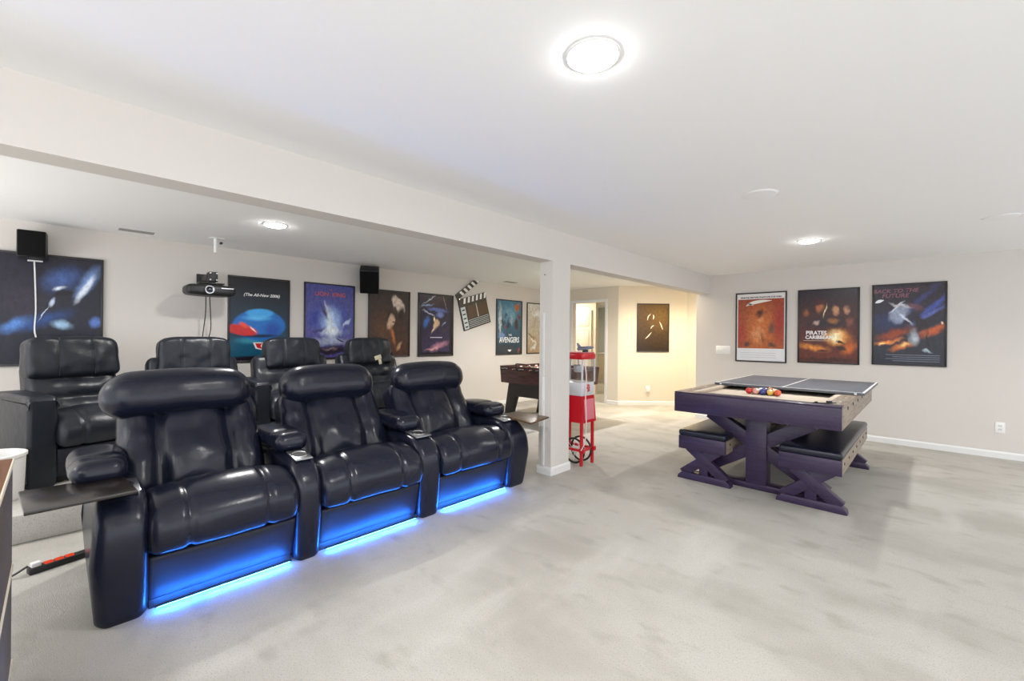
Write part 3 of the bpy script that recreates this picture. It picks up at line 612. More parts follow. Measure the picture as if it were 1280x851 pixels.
def seat_part(par, y0, y1, lea, seed):
    yc, hw = (y0 + y1) / 2, (y1 - y0) / 2 + 0.012
    def f(u, v, w, q):
        (px, pz), (nx, nz) = along(SEATPATH, (u + 1) / 2)
        s = (u + 1) / 2
        off = q.z * 0.95 - 0.07
        if w > -0.3:
            off += 0.036 * (1 - v * v) * math.sin(PI * min(1, max(0, s)))                     # plump
            off -= 0.016 * (gauss(v, -0.52, 0.035) + gauss(v, 0.52, 0.035)) * (1 if s > 0.22 else 0.3)
            off -= 0.014 * gauss(s, 0.36, 0.02) * (1 if abs(v) < 0.55 else 0.4)
            off += 0.010 * gauss(s, 0.5, 0.12)
            off += crinkle(q, 0.006, 7, seed)
        return (px + nx * off, yc + q.y, pz + nz * off)
    bm = bmesh.new(); rbox(bm, 0.48, hw, 0.07, 0.055, f, (44, 40, 4), 5); return fin(bm, 'seat_cushion', lea, par, 80)
def foot_part(par, y0, y1, lea):
    yc, hw = (y0 + y1) / 2, (y1 - y0) / 2 + 0.006
    def f(u, v, w, q):
        z = 0.158 + q.z; x = -0.04 + q.x - 0.052 * (1 - (w + 1) / 2)
        if u > 0: x += 0.012 * (1 - v * v) * (1 - w * w) + crinkle(q, 0.003, 8)
        return (x, yc + q.y, z)
    bm = bmesh.new(); rbox(bm, 0.04, hw, 0.118, 0.018, f, (2, 16, 8), 4); return fin(bm, 'footrest', M_leather3, par, 80)
def back_part(par, y0, y1, lea, base, top, thick, seed, lobes=True):
    yc, hw = (y0 + y1) / 2, (y1 - y0) / 2 + 0.02
    dx, dz = top[0] - base[0], top[1] - base[1]; L = math.hypot(dx, dz); ux, uz = dx / L, dz / L; nx, nz = uz, -ux
    def f(u, v, w, q):
        s = (w + 1) / 2; a = s * L; off = q.x - thick / 2; taper = 1.0 - 0.06 * s
        if u > 0:
            if lobes:
                off += 0.065 * (math.cos(PI * v * 0.95) * 0.5 + 0.5) * (0.5 + 0.5 * math.sin(PI * s)) + 0.03 * (gauss(v, 0.78, 0.2) + gauss(v, -0.78, 0.2))
                off -= 0.042 * (gauss(v, 0.5, 0.09) + gauss(v, -0.5, 0.09))
                off += 0.007 * noise.noise(Vector((s * 9 + v * 2.5, v * 1.5, seed))) * (gauss(v, 0.85, 0.25) + gauss(v, -0.85, 0.25))
                off += 0.025 * gauss(s, 0.28, 0.25)
            else:
                off += 0.035 * (1 - v * v) * abs(math.sin(PI * (s * 3 % 1))) + 0.02
            off += crinkle(q, 0.012, 9, seed)
        return (base[0] + ux * a + nx * off, yc + q.y * taper, base[1] + uz * a + nz * off)
    bm = bmesh.new(); rbox(bm, thick / 2, hw, L / 2, 0.06, f, (4, 36, 24), 5); return fin(bm, 'backrest', lea, par, 80)
def head_part(par, yc, hw, c, hh, ht, lean, lea, seed, style):
    r = min(ht, hh) * (0.97 if style == 'roll' else 0.55)
    cl, sl = math.cos(lean), math.sin(lean)
    def f(u, v, w, q):
        x, y, z = q.x, q.y, q.z
        if style == 'roll':
            z *= 1 + 0.04 * (1 - v * v); x += 0.012 * (1 - v * v)
            z -= 0.018 * v * v; y += 0.02 * v * (1 - w * w)
            x += crinkle(q, 0.006, 6, seed)
        else:
            y *= 1 - 0.06 * max(0, w) ** 2
            if u > 0:
                x += 0.022 * (1 - v * v) * (1 - w * w)
                x -= 0.008 * (gauss(v, -0.38, 0.03) + gauss(v, 0.38, 0.03))
                x += crinkle(q, 0.014, 9, seed)
            z -= 0.03 * max(0, w) * v ** 4
            y += crinkle(q, 0.012, 8, seed + 3) * (1 if abs(v) > 0.6 else 0)
        return (c[0] + x * cl - z * sl, yc + y, c[1] + x * sl + z * cl)
    bm = bmesh.new(); rbox(bm, ht, hw, hh, r, f, (5, 36, 10), 7); o = fin(bm, 'headrest', lea, par, 80)
    bm = bmesh.new()
    if style != 'roll':
        for s in (-1, 1):
            pts = []
            for k in range(9):
                w = -0.9 + 1.8 * k / 8; q = f(1, 0.38 * s, w, Vector((ht, 0.38 * s * hw, w * hh))); pts.append((q[0] + 0.004, q[1], q[2]))
            tube(bm, pts, 0.003, 6, 2)
        fin(bm, 'seam', M_seam, o)
    else: bm.free()
    return o
ARM_F = catm([(-0.012, 0.0), (0.0, 0.04), (0.022, 0.22), (0.03, 0.36), (0.015, 0.47), (-0.04, 0.545), (-0.11, 0.59), (-0.19, 0.605)], 5) + [(-0.36, 0.61)] + catm([(-0.80, 0.60), (-0.90, 0.5), (-0.92, 0.3), (-0.92, 0.0)], 4)
ARM_B = catm([(-0.01, 0.0), (0.0, 0.06), (0.0, 0.60), (-0.005, 0.66), (-0.03, 0.69), (-0.09, 0.70)], 4) + [(-0.4, 0.705)] + catm([(-0.66, 0.70), (-0.74, 0.55), (-0.74, 0.0)], 4)
def arm_part(par, y0, y1, lea, style, outer=0, bulge=0.05, padoff=0.0):
    prof = ARM_F if style == 'roll' else ARM_B
    bm = bmesh.new(); prism(bm, prof, y0, y1, 0.05 if style == 'roll' else 0.03, 6)
    if outer:
        for v in bm.verts:
            t = max(0, 1 - abs(v.co.z - 0.30) / 0.34)
            side = (v.co.y - (y0 + y1) / 2) * outer
            if side > 0: v.co.y += outer * bulge * t * side / ((y1 - y0) / 2)
    a = fin(bm, 'armrest', lea, par, 60)
    yc, hw = (y0 + y1) / 2, (y1 - y0) / 2
    if style == 'roll':
        def f(u, v, w, q):
            x = -0.56 + q.x; z = 0.65 + q.z + 0.02 * (1 - u * u) - 0.012 * gauss(u, 0.45, 0.05) + 0.01 * u
            return (x, yc + padoff + q.y * (1 + 0.12 * math.sin(PI * (u + 1) / 2)), z + crinkle(q, 0.005, 8))
        bm = bmesh.new(); rbox(bm, 0.30, max(hw, 0.09) + 0.012, 0.062, 0.060, f, (28, 8, 2), 6); fin(bm, 'arm_pad', lea, a, 80)
        M = Matrix.Translation((-0.165, yc, 0.604)) @ Matrix.Rotation(math.radians(8), 4, 'Y')
        h = bmesh.new(); box(h, -0.085, 0.085, -hw + 0.025, hw - 0.025, -0.004, 0.008, bev=0.006, M=M); ho = fin(h, 'cup_holder', M_cup, a)
        h = bmesh.new(); lathe(h, [(0.040, 0.006), (0.043, 0.012), (0.048, 0.012), (0.051, 0.007)], 32, M); fin(h, 'rim', M_chrome, a)
        h = bmesh.new(); lathe(h, [(0, 0.0085), (0.041, 0.0095)], 32, M); fin(h, 'cup_well', M_dark, a)
    return a
def led_part(par, y0, y1):
    bm = bmesh.new(); cyl(bm, (-0.006, y0 + 0.03, 0.026), (-0.006, y1 - 0.03, 0.026), 0.004, n=12); o = fin(bm, 'led_strip', M_led, par)
    bm = bmesh.new()
    box(bm, 0.0, 0.002, y0 + 0.02, y1 - 0.02, 0.0265, 0.040)  # front lip added to keep the strip's light off the ceiling
    box(bm, -0.075, -0.06, y0 + 0.005, y1 - 0.005, 0.0, 0.045); fin(bm, 'led_shield', M_plas, o); return o
def tray_part(par, pts, z, post, mt):
    n = len(pts); bm = bmesh.new()
    prism(bm, [(p[0], p[1]) for p in pts], 0, 0.018, 0.004, 2)
    for v in bm.verts: v.co = Vector((v.co.x, v.co.z, z + v.co.y))
    o = fin(bm, 'swivel_tray', mt, par); o['label'] = ('near black' if mt is M_tray else 'brown-sheened') + ' swivel tray'
    bm = bmesh.new(); cyl(bm, (post[0], post[1], z - 0.07), (post[0], post[1], z), 0.018); cyl(bm, (post[0], post[1], z - 0.008), (post[0], post[1], z), 0.05); fin(bm, 'tray_post', M_chrome, o)

X0 = -2.735
sofa = thing('theater_sofa', 'front row of three black leather recliners glowing blue underneath', 'sofa', (X0, 1.55, 0))
OY = 1.55
arms = [(0.13, 0.32), (0.995, 1.155), (1.875, 2.067), (2.82, 3.05)]
for i, (a0, a1) in enumerate(arms): arm_part(sofa, a0 - OY, a1 - OY, M_leather, 'roll', -1 if i == 0 else 1 if i == 3 else 0, 0.025 if i == 0 else 0.05, -0.07 if i == 0 else 0)
for i in range(3):
    y0, y1 = arms[i][1] - OY, arms[i + 1][0] - OY
    seat_part(sofa, y0, y1, M_leather, i * 5.1); foot_part(sofa, y0, y1, M_leather)
    back_part(sofa, y0 - 0.02 - (0.05 if i == 0 else 0), y1 + 0.02 - (0.05 if i == 0 else 0), M_leather, (-0.46, 0.45), (-0.74, 0.95), 0.2, i * 3.3)
    head_part(sofa, (y0 + y1) / 2 + (-0.10, -0.01, 0.02)[i], (0.37, 0.345, 0.37)[i], (-0.74, 0.985 + (0.02, 0.01, 0)[i]), 0.14, 0.125, math.radians(14), M_leather, i * 2.0, 'roll')
    led_part(sofa, y0, y1)
bxo('under_frame', M_plas, sofa, -0.85, -0.08, arms[0][0] - OY + 0.03, arms[3][1] - OY - 0.03, 0.02, 0.3)
tray_part(sofa, [(-3.05 - X0, -0.12 - OY), (-2.68 - X0, -0.09 - OY), (-2.70 - X0, 0.27 - OY), (-3.05 - X0, 0.24 - OY)], 0.615, (-2.93 - X0, 0.19 - OY), M_tray)
tray_part(sofa, [(-3.02 - X0, 3.0 - OY), (-2.53 - X0, 2.89 - OY), (-2.61 - X0, 3.24 - OY), (-3.02 - X0, 3.25 - OY)], 0.60, (-2.93 - X0, 2.96 - OY), M_traysheen)

def back_seat(par, y0, y1, seed):
    seat_part(par, y0, y1, M_leather2, seed); foot_part(par, y0, y1, M_leather2)
    back_part(par, y0, y1, M_leather2, (-0.48, 0.44), (-0.66, 0.95), 0.18, seed, lobes=False)
    head_part(par, (y0 + y1) / 2, 0.315, (-0.65, 0.965), 0.185, 0.09, math.radians(7), M_leather2, seed, 'box')
XR, RZ = -4.95, 0.19
row = thing('theater_sofa', 'back row of black leather recliners in front of the wall posters', 'sofa', (XR, 1.95, RZ))
ra = [(0.56, 0.61), (1.40, 1.555), (2.40, 2.555), (3.40, 3.555)]
for a0, a1 in ra[1:]: arm_part(row, a0 - 1.95, a1 - 1.95, M_leather2, 'box')
for i in range(3): back_seat(row, ra[i][1] - 1.95, ra[i + 1][0] - 1.95, 20 + i * 4.0)
bxo('under_frame', M_plas, row, -0.7, -0.08, 0.62 - 1.95, 3.52 - 1.95, 0.01, 0.3)
th = math.radians(18)
rec = thing('theater_recliner', 'black leather recliner turned inward at the left end of the back row', 'recliner', (XR - 0.02, 0.30, RZ), th)
arm_part(rec, -0.47, -0.30, M_leather2, 'box')
back_seat(rec, -0.30, 0.30, 41.0)
bxo('under_frame', M_plas, rec, -0.7, -0.08, -0.45, 0.29, 0.01, 0.3)
bm = bmesh.new(); box(bm, -0.004, 0.004, -0.045, 0.05, 0.0, 0.055, bev=.002, M=Matrix.Rotation(0.3, 4, 'X')); box(bm, -0.004, 0.004, 0.0, 0.04, -0.07, 0.0, bev=.002, M=Matrix.Rotation(0.2, 4, 'X'))
o = fin(bm, 'care_tag', mat('pale_card', srgb(214, 206, 176), 0.5), row); o.location = (-5.33 - XR, 2.98 - 1.95, 1.055 - RZ); o['label'] = 'pale cream tag'

# ------------------------------------------------------------------ left edge: cabinet, bucket, power strip
t = thing('side_cabinet', 'brown wooden open cabinet with pale edges at the far left of the photo', 'cabinet', (-2.27, -0.329, 0))
M_greyside = mat('grey_side_panel', srgb(92, 84, 82), 0.5)
for q in (-1, 1): bxo('side_panel', M_greyside, t, -0.33, 0.33, q * 0.20 - .012, q * 0.20 + .012, 0.0, 0.85, bev=.002)
for z in (0.85, 0.44, 0.06):
    sh = bxo('shelf' if z < .8 else 'top', M_brown, t, -0.335, 0.335, -0.212 if z > .8 else -0.188, 0.212 if z > .8 else 0.188, z, z + 0.025, bev=.002)
    bxo('edge_strip', M_cream, sh, -0.335, 0.335, 0.212, 0.216, z + .004, z + 0.024)
t = thing('waste_bin', 'white bin standing on the riser in front of the left recliner arm', 'bin', (-4.72, -0.335, 0.19))
bm = bmesh.new(); lathe(bm, [(0, 0.0), (0.165, 0.0), (0.178, 0.02), (0.188, 0.31), (0.182, 0.315), (0.172, 0.02), (0, 0.015)], 40); fin(bm, 'shell', M_white, t)
bm = bmesh.new(); lathe(bm, [(0.186, 0.30), (0.196, 0.305), (0.196, 0.325), (0.182, 0.33), (0.182, 0.31)], 40); fin(bm, 'rim', M_white, t)
t = thing('power_strip', 'power strip with glowing red switches on the carpet behind the tray', 'power strip', (-3.71, 0.02, 0), math.radians(106))
bxo('body', M_plas, t, -0.13, 0.17, -0.028, 0.028, 0.0, 0.035, bev=.005)
for k in range(3): bxo('red_switch', M_red_led, t, -0.065 + k * .045, -0.03 + k * .045, -0.016, 0.016, 0.035, 0.041)
bxo('plug', M_cord, t, -0.12, -0.08, -0.018, 0.018, 0.035, 0.06, bev=.004)
bm = bmesh.new(); tube(bm, [(-0.13, 0, 0.05), (-0.22, 0.02, 0.01), (-0.4, 0.08, 0.008), (-0.6, 0.05, 0.008)], 0.006); fin(bm, 'cord', M_plas, t)

# ------------------------------------------------------------------ pool table and benches
TX0, TX1, TY0, TY1, TZ = -1.79, -0.482, 4.16, 6.52, 0.855
tb = thing('pool_table', 'dark wood pool table with cream felt and crossed trestle legs', 'pool table', ((TX0 + TX1) / 2, (TY0 + TY1) / 2, 0))
cx, cy = (TX0 + TX1) / 2, (TY0 + TY1) / 2; hx_, hy_ = (TX1 - TX0) / 2, (TY1 - TY0) / 2
RW = 0.115
for s in (-1, 1):
    bxo('end_apron', M_wood, tb, -hx_, hx_, s * hy_ - (0.03 if s > 0 else 0), s * hy_ + (0.03 if s < 0 else 0), TZ - 0.185, TZ - 0.01, bev=.003)
    bxo('side_apron', M_woodsheen, tb, s * hx_ - (0.03 if s > 0 else 0), s * hx_ + (0.03 if s < 0 else 0), -hy_ + .03, hy_ - .03, TZ - 0.185, TZ - 0.01, bev=.003)
    bxo('end_rail', M_wood, tb, -hx_, hx_, s * hy_ - (RW if s > 0 else 0), s * hy_ + (RW if s < 0 else 0), TZ - 0.01, TZ + 0.006, bev=.004)
    r_ = bxo('side_rail', M_woodsheen, tb, s * hx_ - (RW if s > 0 else 0), s * hx_ + (RW if s < 0 else 0), -hy_ + RW, hy_ - RW, TZ - 0.01, TZ + 0.006, bev=.004)
    for k in range(6):
        y = -0.85 + k * 0.34; bm = bmesh.new(); lathe(bm, [(0, 0.0015), (0.009, 0.001), (0.010, 0)], 12, Matrix.Translation((s * (hx_ - 0.05), y, TZ + 0.006))); fin(bm, 'sight', M_white, r_)
        bm = bmesh.new(); cyl(bm, (s * hx_, y, TZ - 0.04), (s * (hx_ + 0.004), y, TZ - 0.04), 0.014, n=12); fin(bm, 'bolt_head', M_dark, r_)
cw = 0.045
for s in (-1, 1):
    for nm, pr_, a0, a1, rotd in (('end_cushion', 1, -hx_ + RW + .03, hx_ - RW - .03, 0), ('side_cushion', 0, -hy_ + RW + .03, hy_ - RW - .03, 1)):
        e = (hy_ if rotd == 0 else hx_) - RW
        bm = bmesh.new(); prism(bm, [(e, TZ + .004), (e, TZ - .035), (e - cw * .7, TZ - .03), (e - cw, TZ - .004), (e - cw, TZ + .001)], a0, a1)
        for v in bm.verts:
            a, y, z = v.co
            v.co = Vector((y, s * a, z)) if rotd == 0 else Vector((s * a, y, z))
        fin(bm, nm, M_felt, tb)
bxo('playing_bed', M_felt, tb, -hx_ + .03, hx_ - .03, -hy_ + .03, hy_ - .03, TZ - 0.06, TZ - 0.035)
bxo('under_panel', M_wood, tb, -hx_ + .03, hx_ - .03, -hy_ + .03, hy_ - .03, TZ - 0.18, TZ - 0.165)
def bar2(bm, p0, p1, wd, y0, y1):
    p0, p1 = Vector((p0[0], p0[1])), Vector((p1[0], p1[1])); d = (p1 - p0).normalized(); n_ = Vector((-d.y, d.x)) * wd / 2
    prism(bm, [tuple(p0 + n_), tuple(p0 - n_), tuple(p1 - n_), tuple(p1 + n_)], y0, y1, 0.004, 2)
for s in (-1, 1):
    yy = s * 0.86
    bxo('pedestal_post', M_wood, tb, -0.085, 0.085, yy - 0.075, yy + 0.075, 0.05, TZ - 0.18, bev=.004)
    for q in (-1, 1):
        bm = bmesh.new(); bar2(bm, (q * 0.52, 0.08), (-q * 0.42, TZ - 0.2), 0.115, yy - 0.05 - 0.002 * q, yy + 0.05); o = fin(bm, 'cross_leg', M_wood, tb)
    bxo('floor_foot', M_wood, tb, -0.56, 0.56, yy - 0.07, yy + 0.07, 0.0, 0.055, bev=.005)
bxo('stretcher', M_wood, tb, -0.04, 0.04, -0.8, 0.8, 0.36, 0.46, bev=.004)
# half table tennis top lying on the rear of the table
tp = thing('tennis_top', 'grey table tennis top with white lines covering the rear half of the pool table', 'table top', ((-1.70 - 0.455) / 2 - 0.005, 5.82, TZ + 0.008))
PW, PH = 0.655, 0.72
bxo('panel', M_slate, tp, -PW, PW, -PH, PH, 0.0, 0.024, bev=.002)
bm = bmesh.new()
for a in ((-PW + .001, PW - .001, -PH + .001, -PH + .018), (-PW + .001, PW - .001, PH - .018, PH - .001), (-PW + .001, -PW + .018, -PH + .018, PH - .018), (PW - .018, PW - .001, -PH + .018, PH - .018), (-0.006, 0.006, -PH + .018, PH - .018)):
    box(bm, a[0], a[1], a[2], a[3], 0.0238, 0.0248)
fin(bm, 'line_marking', M_white, tp)
for s in (-1, 1): bxo('edge_clip', M_steel, tp, -0.6 if s < 0 else 0.58, -0.58 if s < 0 else 0.6, -PH - .006, -PH, 0.004, 0.02)
# balls
cols = [('red', (204, 34, 36)), ('pale pink', (226, 170, 150)), ('dark blue', (40, 48, 140)), ('yellow', (232, 190, 76)), ('orange red', (222, 92, 52)), ('white and maroon', (150, 50, 60)), ('white', (232, 228, 218)), ('purple', (70, 44, 110)), ('cream', (226, 206, 160)), ('green', (30, 96, 66)), ('black', (14, 14, 16)), ('deep red', (150, 24, 30)), ('mid blue', (40, 84, 170)), ('amber', (220, 150, 50)), ('brown', (110, 54, 36))]
br = 0.0315; k = 0
for rw in range(5):
    for j in range(5 - rw):
        nm, c_ = cols[k]
        x = -1.19 + (j - (4 - rw) / 2) * br * 2.02; y = 4.843 + rw * br * 1.745
        where = ('%s billiard ball in the front row of the rack, %s' % (nm, ('leftmost', 'second from left', 'in the middle', 'second from right', 'rightmost')[j])) if rw == 0 else '%s billiard ball in row %s of the rack, counted from the front' % (nm, ('one', 'two', 'three', 'four', 'five')[rw])
        t = thing('billiard_ball', where, 'ball', (x, y, TZ - 0.035), random.random() * 6, 'racked billiard balls')
        bm = bmesh.new(); bmesh.ops.create_uvsphere(bm, u_segments=24, v_segments=14, radius=br, matrix=Matrix.Translation((0, 0, br))); fin(bm, 'ball_body', mat('ball_' + nm.replace(' ', '_'), srgb(*c_), 0.12, coat=0.8), t)
        bm = bmesh.new(); lathe(bm, [(0, 0.0005), (0.011, -0.0015)], 16, Matrix.Translation((0, 0, br)) @ Matrix.Rotation(0.8, 4, 'X') @ Matrix.Translation((0, 0, br + .0008))); fin(bm, 'number_spot', M_white, t)
        k += 1
for i, (x, y) in enumerate(((-0.64, 4.25), (-0.575, 4.31))):
    t = thing('rail_clip', ('left' if i == 0 else 'right') + ' of two small black clips on the front right rail of the pool table', 'clip', (x, y, TZ + 0.006), 0.4 + i * .5, 'black clips on the rail')
    bxo('base', M_plas, t, -0.045, 0.045, -0.012, 0.012, 0, 0.006, bev=.002); bxo('lug', M_plas, t, -0.03, -0.01 + i * .02, -0.01, 0.01, 0.006, 0.014 + i * .006, bev=.002)
def bench(xc, label, rot=0.0):
    t = thing('bench', label, 'bench', (xc, 5.15, 0), rot, 'padded benches of the pool table')
    hl, hw = 0.93, 0.215
    for s in (-1, 1):
        bxo('end_rail', M_wood, t, -hw, hw, s * hl - (0.03 if s > 0 else 0), s * hl + (0.03 if s < 0 else 0), 0.305, 0.43, bev=.003)
        r_ = bxo('side_rail', M_woodsheen, t, s * hw - (0.025 if s > 0 else 0), s * hw + (0.025 if s < 0 else 0), -hl + .03, hl - .03, 0.305, 0.43, bev=.003)
        for k in range(7):
            y = -0.8 + k * .265; bm = bmesh.new(); cyl(bm, (s * hw, y, 0.385), (s * (hw + .004), y, 0.385), 0.012, n=12); fin(bm, 'bolt_head', M_dark, r_)
    def f(u, v, w, q): return (q.x, q.y, 0.458 + q.z + (0.012 * (1 - u * u) * (1 - v ** 4) if w > 0 else 0))
    bm = bmesh.new(); rbox(bm, hw + .004, hl + .004, 0.03, 0.024, f, (10, 24, 2), 4); fin(bm, 'seat_pad', M_leather, t, 80)
    for s in (-1, 1):
        yy = s * (hl - 0.09)
        for q in (-1, 1):
            bm = bmesh.new(); bar2(bm, (q * 0.2, 0.05), (-q * 0.14, 0.32), 0.085, yy - 0.035 - .002 * q, yy + 0.035); fin(bm, 'cross_leg', M_wood, t)
        bxo('centre_leg', M_wood, t, -0.04, 0.04, yy - .028, yy + .028, 0.04, 0.31, bev=.003)
        bm = bmesh.new(); prism(bm, [(-0.245, 0), (0.245, 0), (0.24, 0.03), (0.2, 0.065), (-0.2, 0.065), (-0.24, 0.03)], yy - 0.045, yy + 0.045, 0.004, 2); fin(bm, 'floor_foot', M_wood, t)
    return t
bench(-1.555, 'padded bench under the left side of the pool table')
bench(-0.70, 'padded bench under the right side of the pool table')

# ------------------------------------------------------------------ foosball table
t = thing('foosball_table', 'dark brown football table with splayed legs half hidden by the column', 'games table', (-4.58, 5.68, 0))
M_foos = mat('mahogany', srgb(84, 52, 50), 0.35, var=[((4, 50, 50), srgb(50, 30, 29), 0.4, 0.7, 4)]); M_foosd = mat('black_laminate', srgb(44, 42, 40), 0.4)
fx, fy = 0.66, 0.48
for s in (-1, 1):
    bm = bmesh.new(); prism(bm, [(-fx, 0.89), (fx, 0.89), (fx - 0.03, 0.61), (-fx + .03, 0.61)], s * fy - .02, s * fy + .02, 0.003, 2); fin(bm, 'side_panel', M_foos, t)
    bxo('end_panel', M_foos, t, s * (fx - .03) - .02, s * (fx - .03) + .02, -fy + .02, fy - .02, 0.61, 0.89)
    bxo('lower_apron', M_foosd, t, -0.47, 0.47, s * (fy - .03) - .015, s * (fy - .03) + .015, 0.40, 0.61)
    for q in (-1, 1):
        bm = bmesh.new(); prism(bm, [(q * 0.49, 0.61), (q * 0.30, 0.61), (q * 0.32, 0.40), (q * 0.45, 0.0), (q * 0.60, 0.0)], s * (fy - .06) - .04, s * (fy - .06) + .04, 0.004, 2); fin(bm, 'leg', M_foosd, t)
bxo('playfield', mat('play_green', srgb(60, 110, 70), 0.6), t, -fx + .05, fx - .05, -fy + .03, fy - .03, 0.74, 0.76)
for k in range(6):
    x = -0.45 + k * 0.18; s = 1 if k % 2 else -1
    r_ = cylo('rod', M_chrome, t, (x, -fy - .12, 0.85), (x, fy + .12, 0.85), 0.008, n=10)
    cylo('handle', M_plas, r_, (x, s * (fy + .10), 0.85), (x, s * (fy + .20), 0.85), 0.016, n=12)
    for j in range(3):
        y = -0.2 + j * 0.2; bm = bmesh.new(); box(bm, x - .012, x + .012, y - .02, y + .02, 0.78, 0.88, bev=.004); fin(bm, 'player_peg', M_red if k % 2 else M_cream, r_)
bm = bmesh.new(); tube(bm, [(-0.30, -fy, 0.885), (-0.29, -fy - .02, 0.93), (-0.2, -fy - .02, 0.935), (-0.05, -fy - .02, 0.93), (0.02, -fy, 0.885)], 0.008); fin(bm, 'top_rod', M_plas, t)

# ------------------------------------------------------------------ popcorn cart beside the column
CXF, CXB, CYA, CYB = -2.665, -2.99, 3.865, 4.095
pc = thing('popcorn_cart', 'slim red popcorn cart with a glass case standing beside the column', 'popcorn cart', ((CXF + CXB) / 2, (CYA + CYB) / 2, 0))
hx_, hy_ = (CXF - CXB) / 2, (CYB - CYA) / 2
bxo('canopy', M_red, pc, -hx_ - .015, hx_ + .015, -hy_ - .01, hy_ + .01, 1.135, 1.205, bev=.02, seg=3)
bxo('canopy_lip', M_redpale, pc, -hx_ - .005, hx_ + .005, -hy_ - .002, hy_ + .002, 1.205, 1.213, bev=.003)
for sx in (-1, 1):
    for sy in (-1, 1): bxo('corner_post', M_steel, pc, sx * hx_ - .008, sx * hx_ + .008, sy * hy_ - .008, sy * hy_ + .008, 0.89, 1.135)
for sy in (-1, 1): bxo('side_glass', M_glass, pc, -hx_ + .01, hx_ - .01, sy * hy_ - .002, sy * hy_ + .002, 0.895, 1.13)
bxo('front_glass', M_glass, pc, hx_ - .002, hx_ + .002, -hy_ + .01, hy_ - .01, 0.895, 1.13)
bm = bmesh.new(); lathe(bm, [(0.0, 0.0), (0.045, 0.0), (0.055, 0.03), (0.055, 0.075), (0.05, 0.08), (0.0, 0.085)], 24, Matrix.Translation((0.02, 0.02, 0.99))); cyl(bm, (0.02, 0.02, 1.07), (0.02, 0.02, 1.135), 0.01); fin(bm, 'kettle', M_steel, pc)
bm = bmesh.new(); box(bm, -hx_, hx_, -hy_, hy_, 0.745, 0.89, bev=.006); fin(bm, 'steel_base', M_steel, pc)
bm = bmesh.new()
for a_, b_, r1 in ((-0.01, 0.035, 0.014), (0.015, 0.03, 0.012), (-0.018, 0.008, 0.013), (0.008, 0.0, 0.016), (0.024, 0.008, 0.009), (-0.005, -0.025, 0.012), (0.02, -0.022, 0.01)):
    lathe(bm, [(r1 * .45, 0), (r1 * .45, .002), (r1, .002), (r1, 0)], 14, Matrix.Translation((hx_, a_, 0.822 + b_)) @ Matrix.Rotation(PI / 2, 4, 'Y'))
o = fin(bm, 'emblem', M_red, pc); o['label'] = 'red scrolled emblem'
bm = bmesh.new()
for z0, z1, e0, e1 in ((0.46, 0.745, 0.018, 0.0),):
    vs = []
    for z, e in ((z0, e0), (z1, e1)):
        vs.append([bm.verts.new((sx * (hx_ + (e if sx > 0 else 0)), sy * (hy_ + e), z)) for sx, sy in ((-1, -1), (1, -1), (1, 1), (-1, 1))])
    for i in range(4): bm.faces.new((vs[0][i], vs[0][(i + 1) % 4], vs[1][(i + 1) % 4], vs[1][i]))
    bm.faces.new(vs[0]); bm.faces.new(vs[1])
fin(bm, 'cabinet', M_red, pc)
bm = bmesh.new(); M = Matrix.Translation((hx_ + .012, 0, 0.60)) @ Matrix.Rotation(-0.06, 4, 'Y'); box(bm, -0.004, 0.006, -hy_ + .03, hy_ - .02, -0.11, 0.11, bev=.003, M=M); fin(bm, 'door_panel', M_redpale, pc)
for sx in (-1, 1):
    for sy in (-1, 1):
        lg = bxo('leg', M_red, pc, sx * (hx_ - .01) - .014, sx * (hx_ - .01) + .014, sy * (hy_ - .012) - .014, sy * (hy_ - .012) + .014, 0.0 if sx > 0 else 0.12, 0.46, bev=.003)
for sy in (-1, 1):
    bxo('foot_bracket', M_red, pc, hx_ - .03, hx_ + .03, sy * (hy_ - .012) - .02, sy * (hy_ - .012) + .02, 0.14, 0.185, bev=.005)
    bxo('lower_rail', M_red, pc, -hx_, hx_, sy * (hy_ - .012) - .01, sy * (hy_ - .012) + .01, 0.15, 0.175)
bxo('cross_rail', M_red, pc, hx_ - .02, hx_, -hy_ + .02, hy_ - .02, 0.15, 0.18)
for sy in (-1, 1):
    yy = sy * (hy_ - 0.05)
    wh = bmesh.new()
    prof = [(0.13 + 0.011 * math.cos(2 * PI * i / 10), 0.011 * math.sin(2 * PI * i / 10)) for i in range(11)]
    MM = Matrix.Translation((0.03, yy, 0.141)) @ Matrix.Rotation(PI / 2, 4, 'X')
    lathe(wh, prof, 40, MM); wo = fin(wh, 'wheel', M_plas, pc)
    sp_ = bmesh.new()
    for i in range(8):
        a_ = 2 * PI * i / 8; cyl(sp_, (0.03, yy, 0.141), (0.03 + 0.122 * math.cos(a_), yy, 0.141 + 0.122 * math.sin(a_)), 0.003, n=6)
    cyl(sp_, (0.03, yy - .012, 0.141), (0.03, yy + .012, 0.141), 0.02); fin(sp_, 'spokes', M_steel, wo)
bm = bmesh.new(); tube(bm, [(hx_ + .02, -hy_ + .01, 1.14), (hx_ + .03, -hy_ + .035, 0.95), (hx_ + .024, -hy_ + .03, 0.75), (hx_ + .035, -hy_ + .025, 0.6), (hx_ + .03, -hy_ + .04, 0.4), (hx_ + .03, -hy_ + .01, 0.25), (hx_ + .0, -hy_ - .01, 0.17)], 0.006); fin(bm, 'cord', mat('pink_white_cord', srgb(232, 206, 204), 0.5), pc)
t = thing('toy_aircraft', 'small grey winged toy lying on top of the popcorn cart', 'toy', (-2.70, 3.97, 1.213), math.radians(35))
def jf(u, v, w, q): return (q.x, q.y * (1 - 0.5 * max(0, u)) , 0.045 + q.z * (1 - 0.4 * max(0, u)) + .01 * u)
M_toy = mat('toy_grey', srgb(120, 126, 146), 0.4)
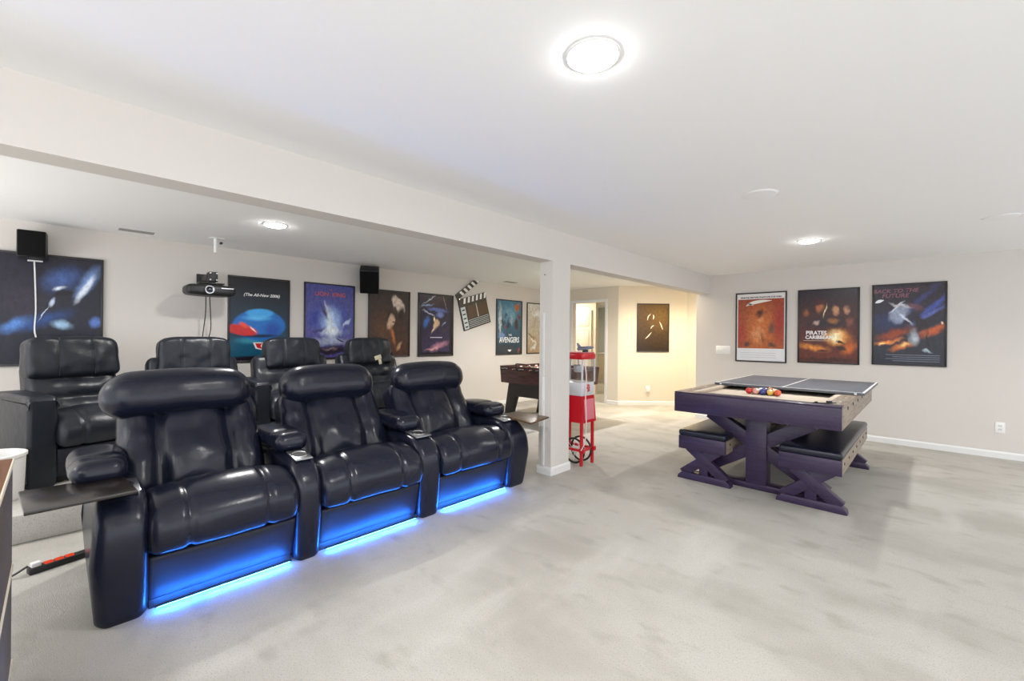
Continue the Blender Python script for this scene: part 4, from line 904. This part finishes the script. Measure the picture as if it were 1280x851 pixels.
bm = bmesh.new(); rbox(bm, 0.09, 0.022, 0.02, 0.018, jf, (8, 3, 3), 4); fin(bm, 'fuselage', M_toy, t)
for s in (-1, 1):
    bm = bmesh.new(); prism(bm, [(0.03, 0.0), (-0.06, 0.0), (-0.075, 0.09), (-0.045, 0.09)], -0.003, 0.003, 0.001, 1)
    for v in bm.verts: v.co = Vector((v.co.x, s * (0.015 + v.co.z), 0.05 + v.co.y + 0.12 * v.co.z))
    fin(bm, 'wing', mat('toy_pale', srgb(196, 200, 208), 0.4) if s > 0 else M_toy, t)
bm = bmesh.new(); prism(bm, [(-0.04, 0.055), (-0.085, 0.055), (-0.095, 0.10), (-0.075, 0.10)], -0.003, 0.003, 0.001, 1); fin(bm, 'tail_fin', M_toy, t)
bxo('stand', M_plas, t, -0.03, 0.03, -0.02, 0.02, 0, 0.028, bev=.004)

# ------------------------------------------------------------------ wall plates, column cord cover
def plate(name, label, cat, loc, rz, wd, ht, gang=0, sockets=True, group=None):
    t = thing(name, label, cat, loc, rz, group)
    bxo('plate', M_white, t, -wd / 2, wd / 2, -0.006, 0, -ht / 2, ht / 2, bev=.003)
    if sockets:
        for s in (-1, 1):
            so = bxo('socket', M_trim, t, -0.018, 0.018, -0.009, -0.006, s * 0.021 - .014, s * 0.021 + .014, bev=.002)
            for a_ in (-.007, .007): bxo('slot', M_dark, so, a_ - .0015, a_ + .0015, -0.0095, -0.009, s * .021 - .006, s * .021 + .006)
    for k in range(gang):
        x = (k - (gang - 1) / 2) * 0.046
        to = bxo('toggle', M_trim, t, x - .007, x + .007, -0.012, -0.006, -0.014, 0.014, bev=.001)
    return t
plate('switch_plate', 'white four gang light switch left of the orange poster', 'light switch', (-2.485, YR, 1.19), 0, 0.225, 0.13, 4, False)
plate('wall_outlet', 'white double outlet low on the far wall near the right edge', 'outlet', (0.602, YR, 0.36), 0, 0.08, 0.125, group='wall outlets')
t = plate('wall_outlet', 'white outlet with a plugged in cover low on the angled hall wall', 'outlet', onang(0.62, 0.33), A45, 0.08, 0.125, group='wall outlets')
bxo('plug_cover', M_white, t, -0.03, 0.03, -0.05, -0.0095, -0.055, 0.03, bev=.006)
t = thing('cord_cover', 'white vertical cord cover strip on the left face of the column', 'cord cover', (-2.80, CY0, 0))
bxo('upper_strip', M_trim, t, -0.012, 0.012, -0.012, 0, 0.98, 1.62, bev=.003)
bxo('lower_strip', M_trim, t, -0.016, 0.016, -0.016, 0, 0.085, 0.975, bev=.003)
cylo('screw', M_plas, t, (0.0, -0.004, 2.0), (0.0, 0, 2.0), 0.006)

# ------------------------------------------------------------------ things in the room beyond the doorway
t = thing('white_vanity', 'white low cabinet glimpsed far through the doorway', 'cabinet', (-6.6, 12.0, 0))
bxo('body', M_white, t, -0.9, 0.9, -0.25, 0.25, 0.0, 0.86, bev=.005); bxo('top', M_white, t, -0.93, 0.93, -0.28, 0.27, 0.86, 0.90, bev=.005)
for k in range(3): bxo('door', M_cream, t, -0.86 + k * .58, -0.30 + k * .58, -0.262, -0.25, 0.08, 0.82, bev=.004)
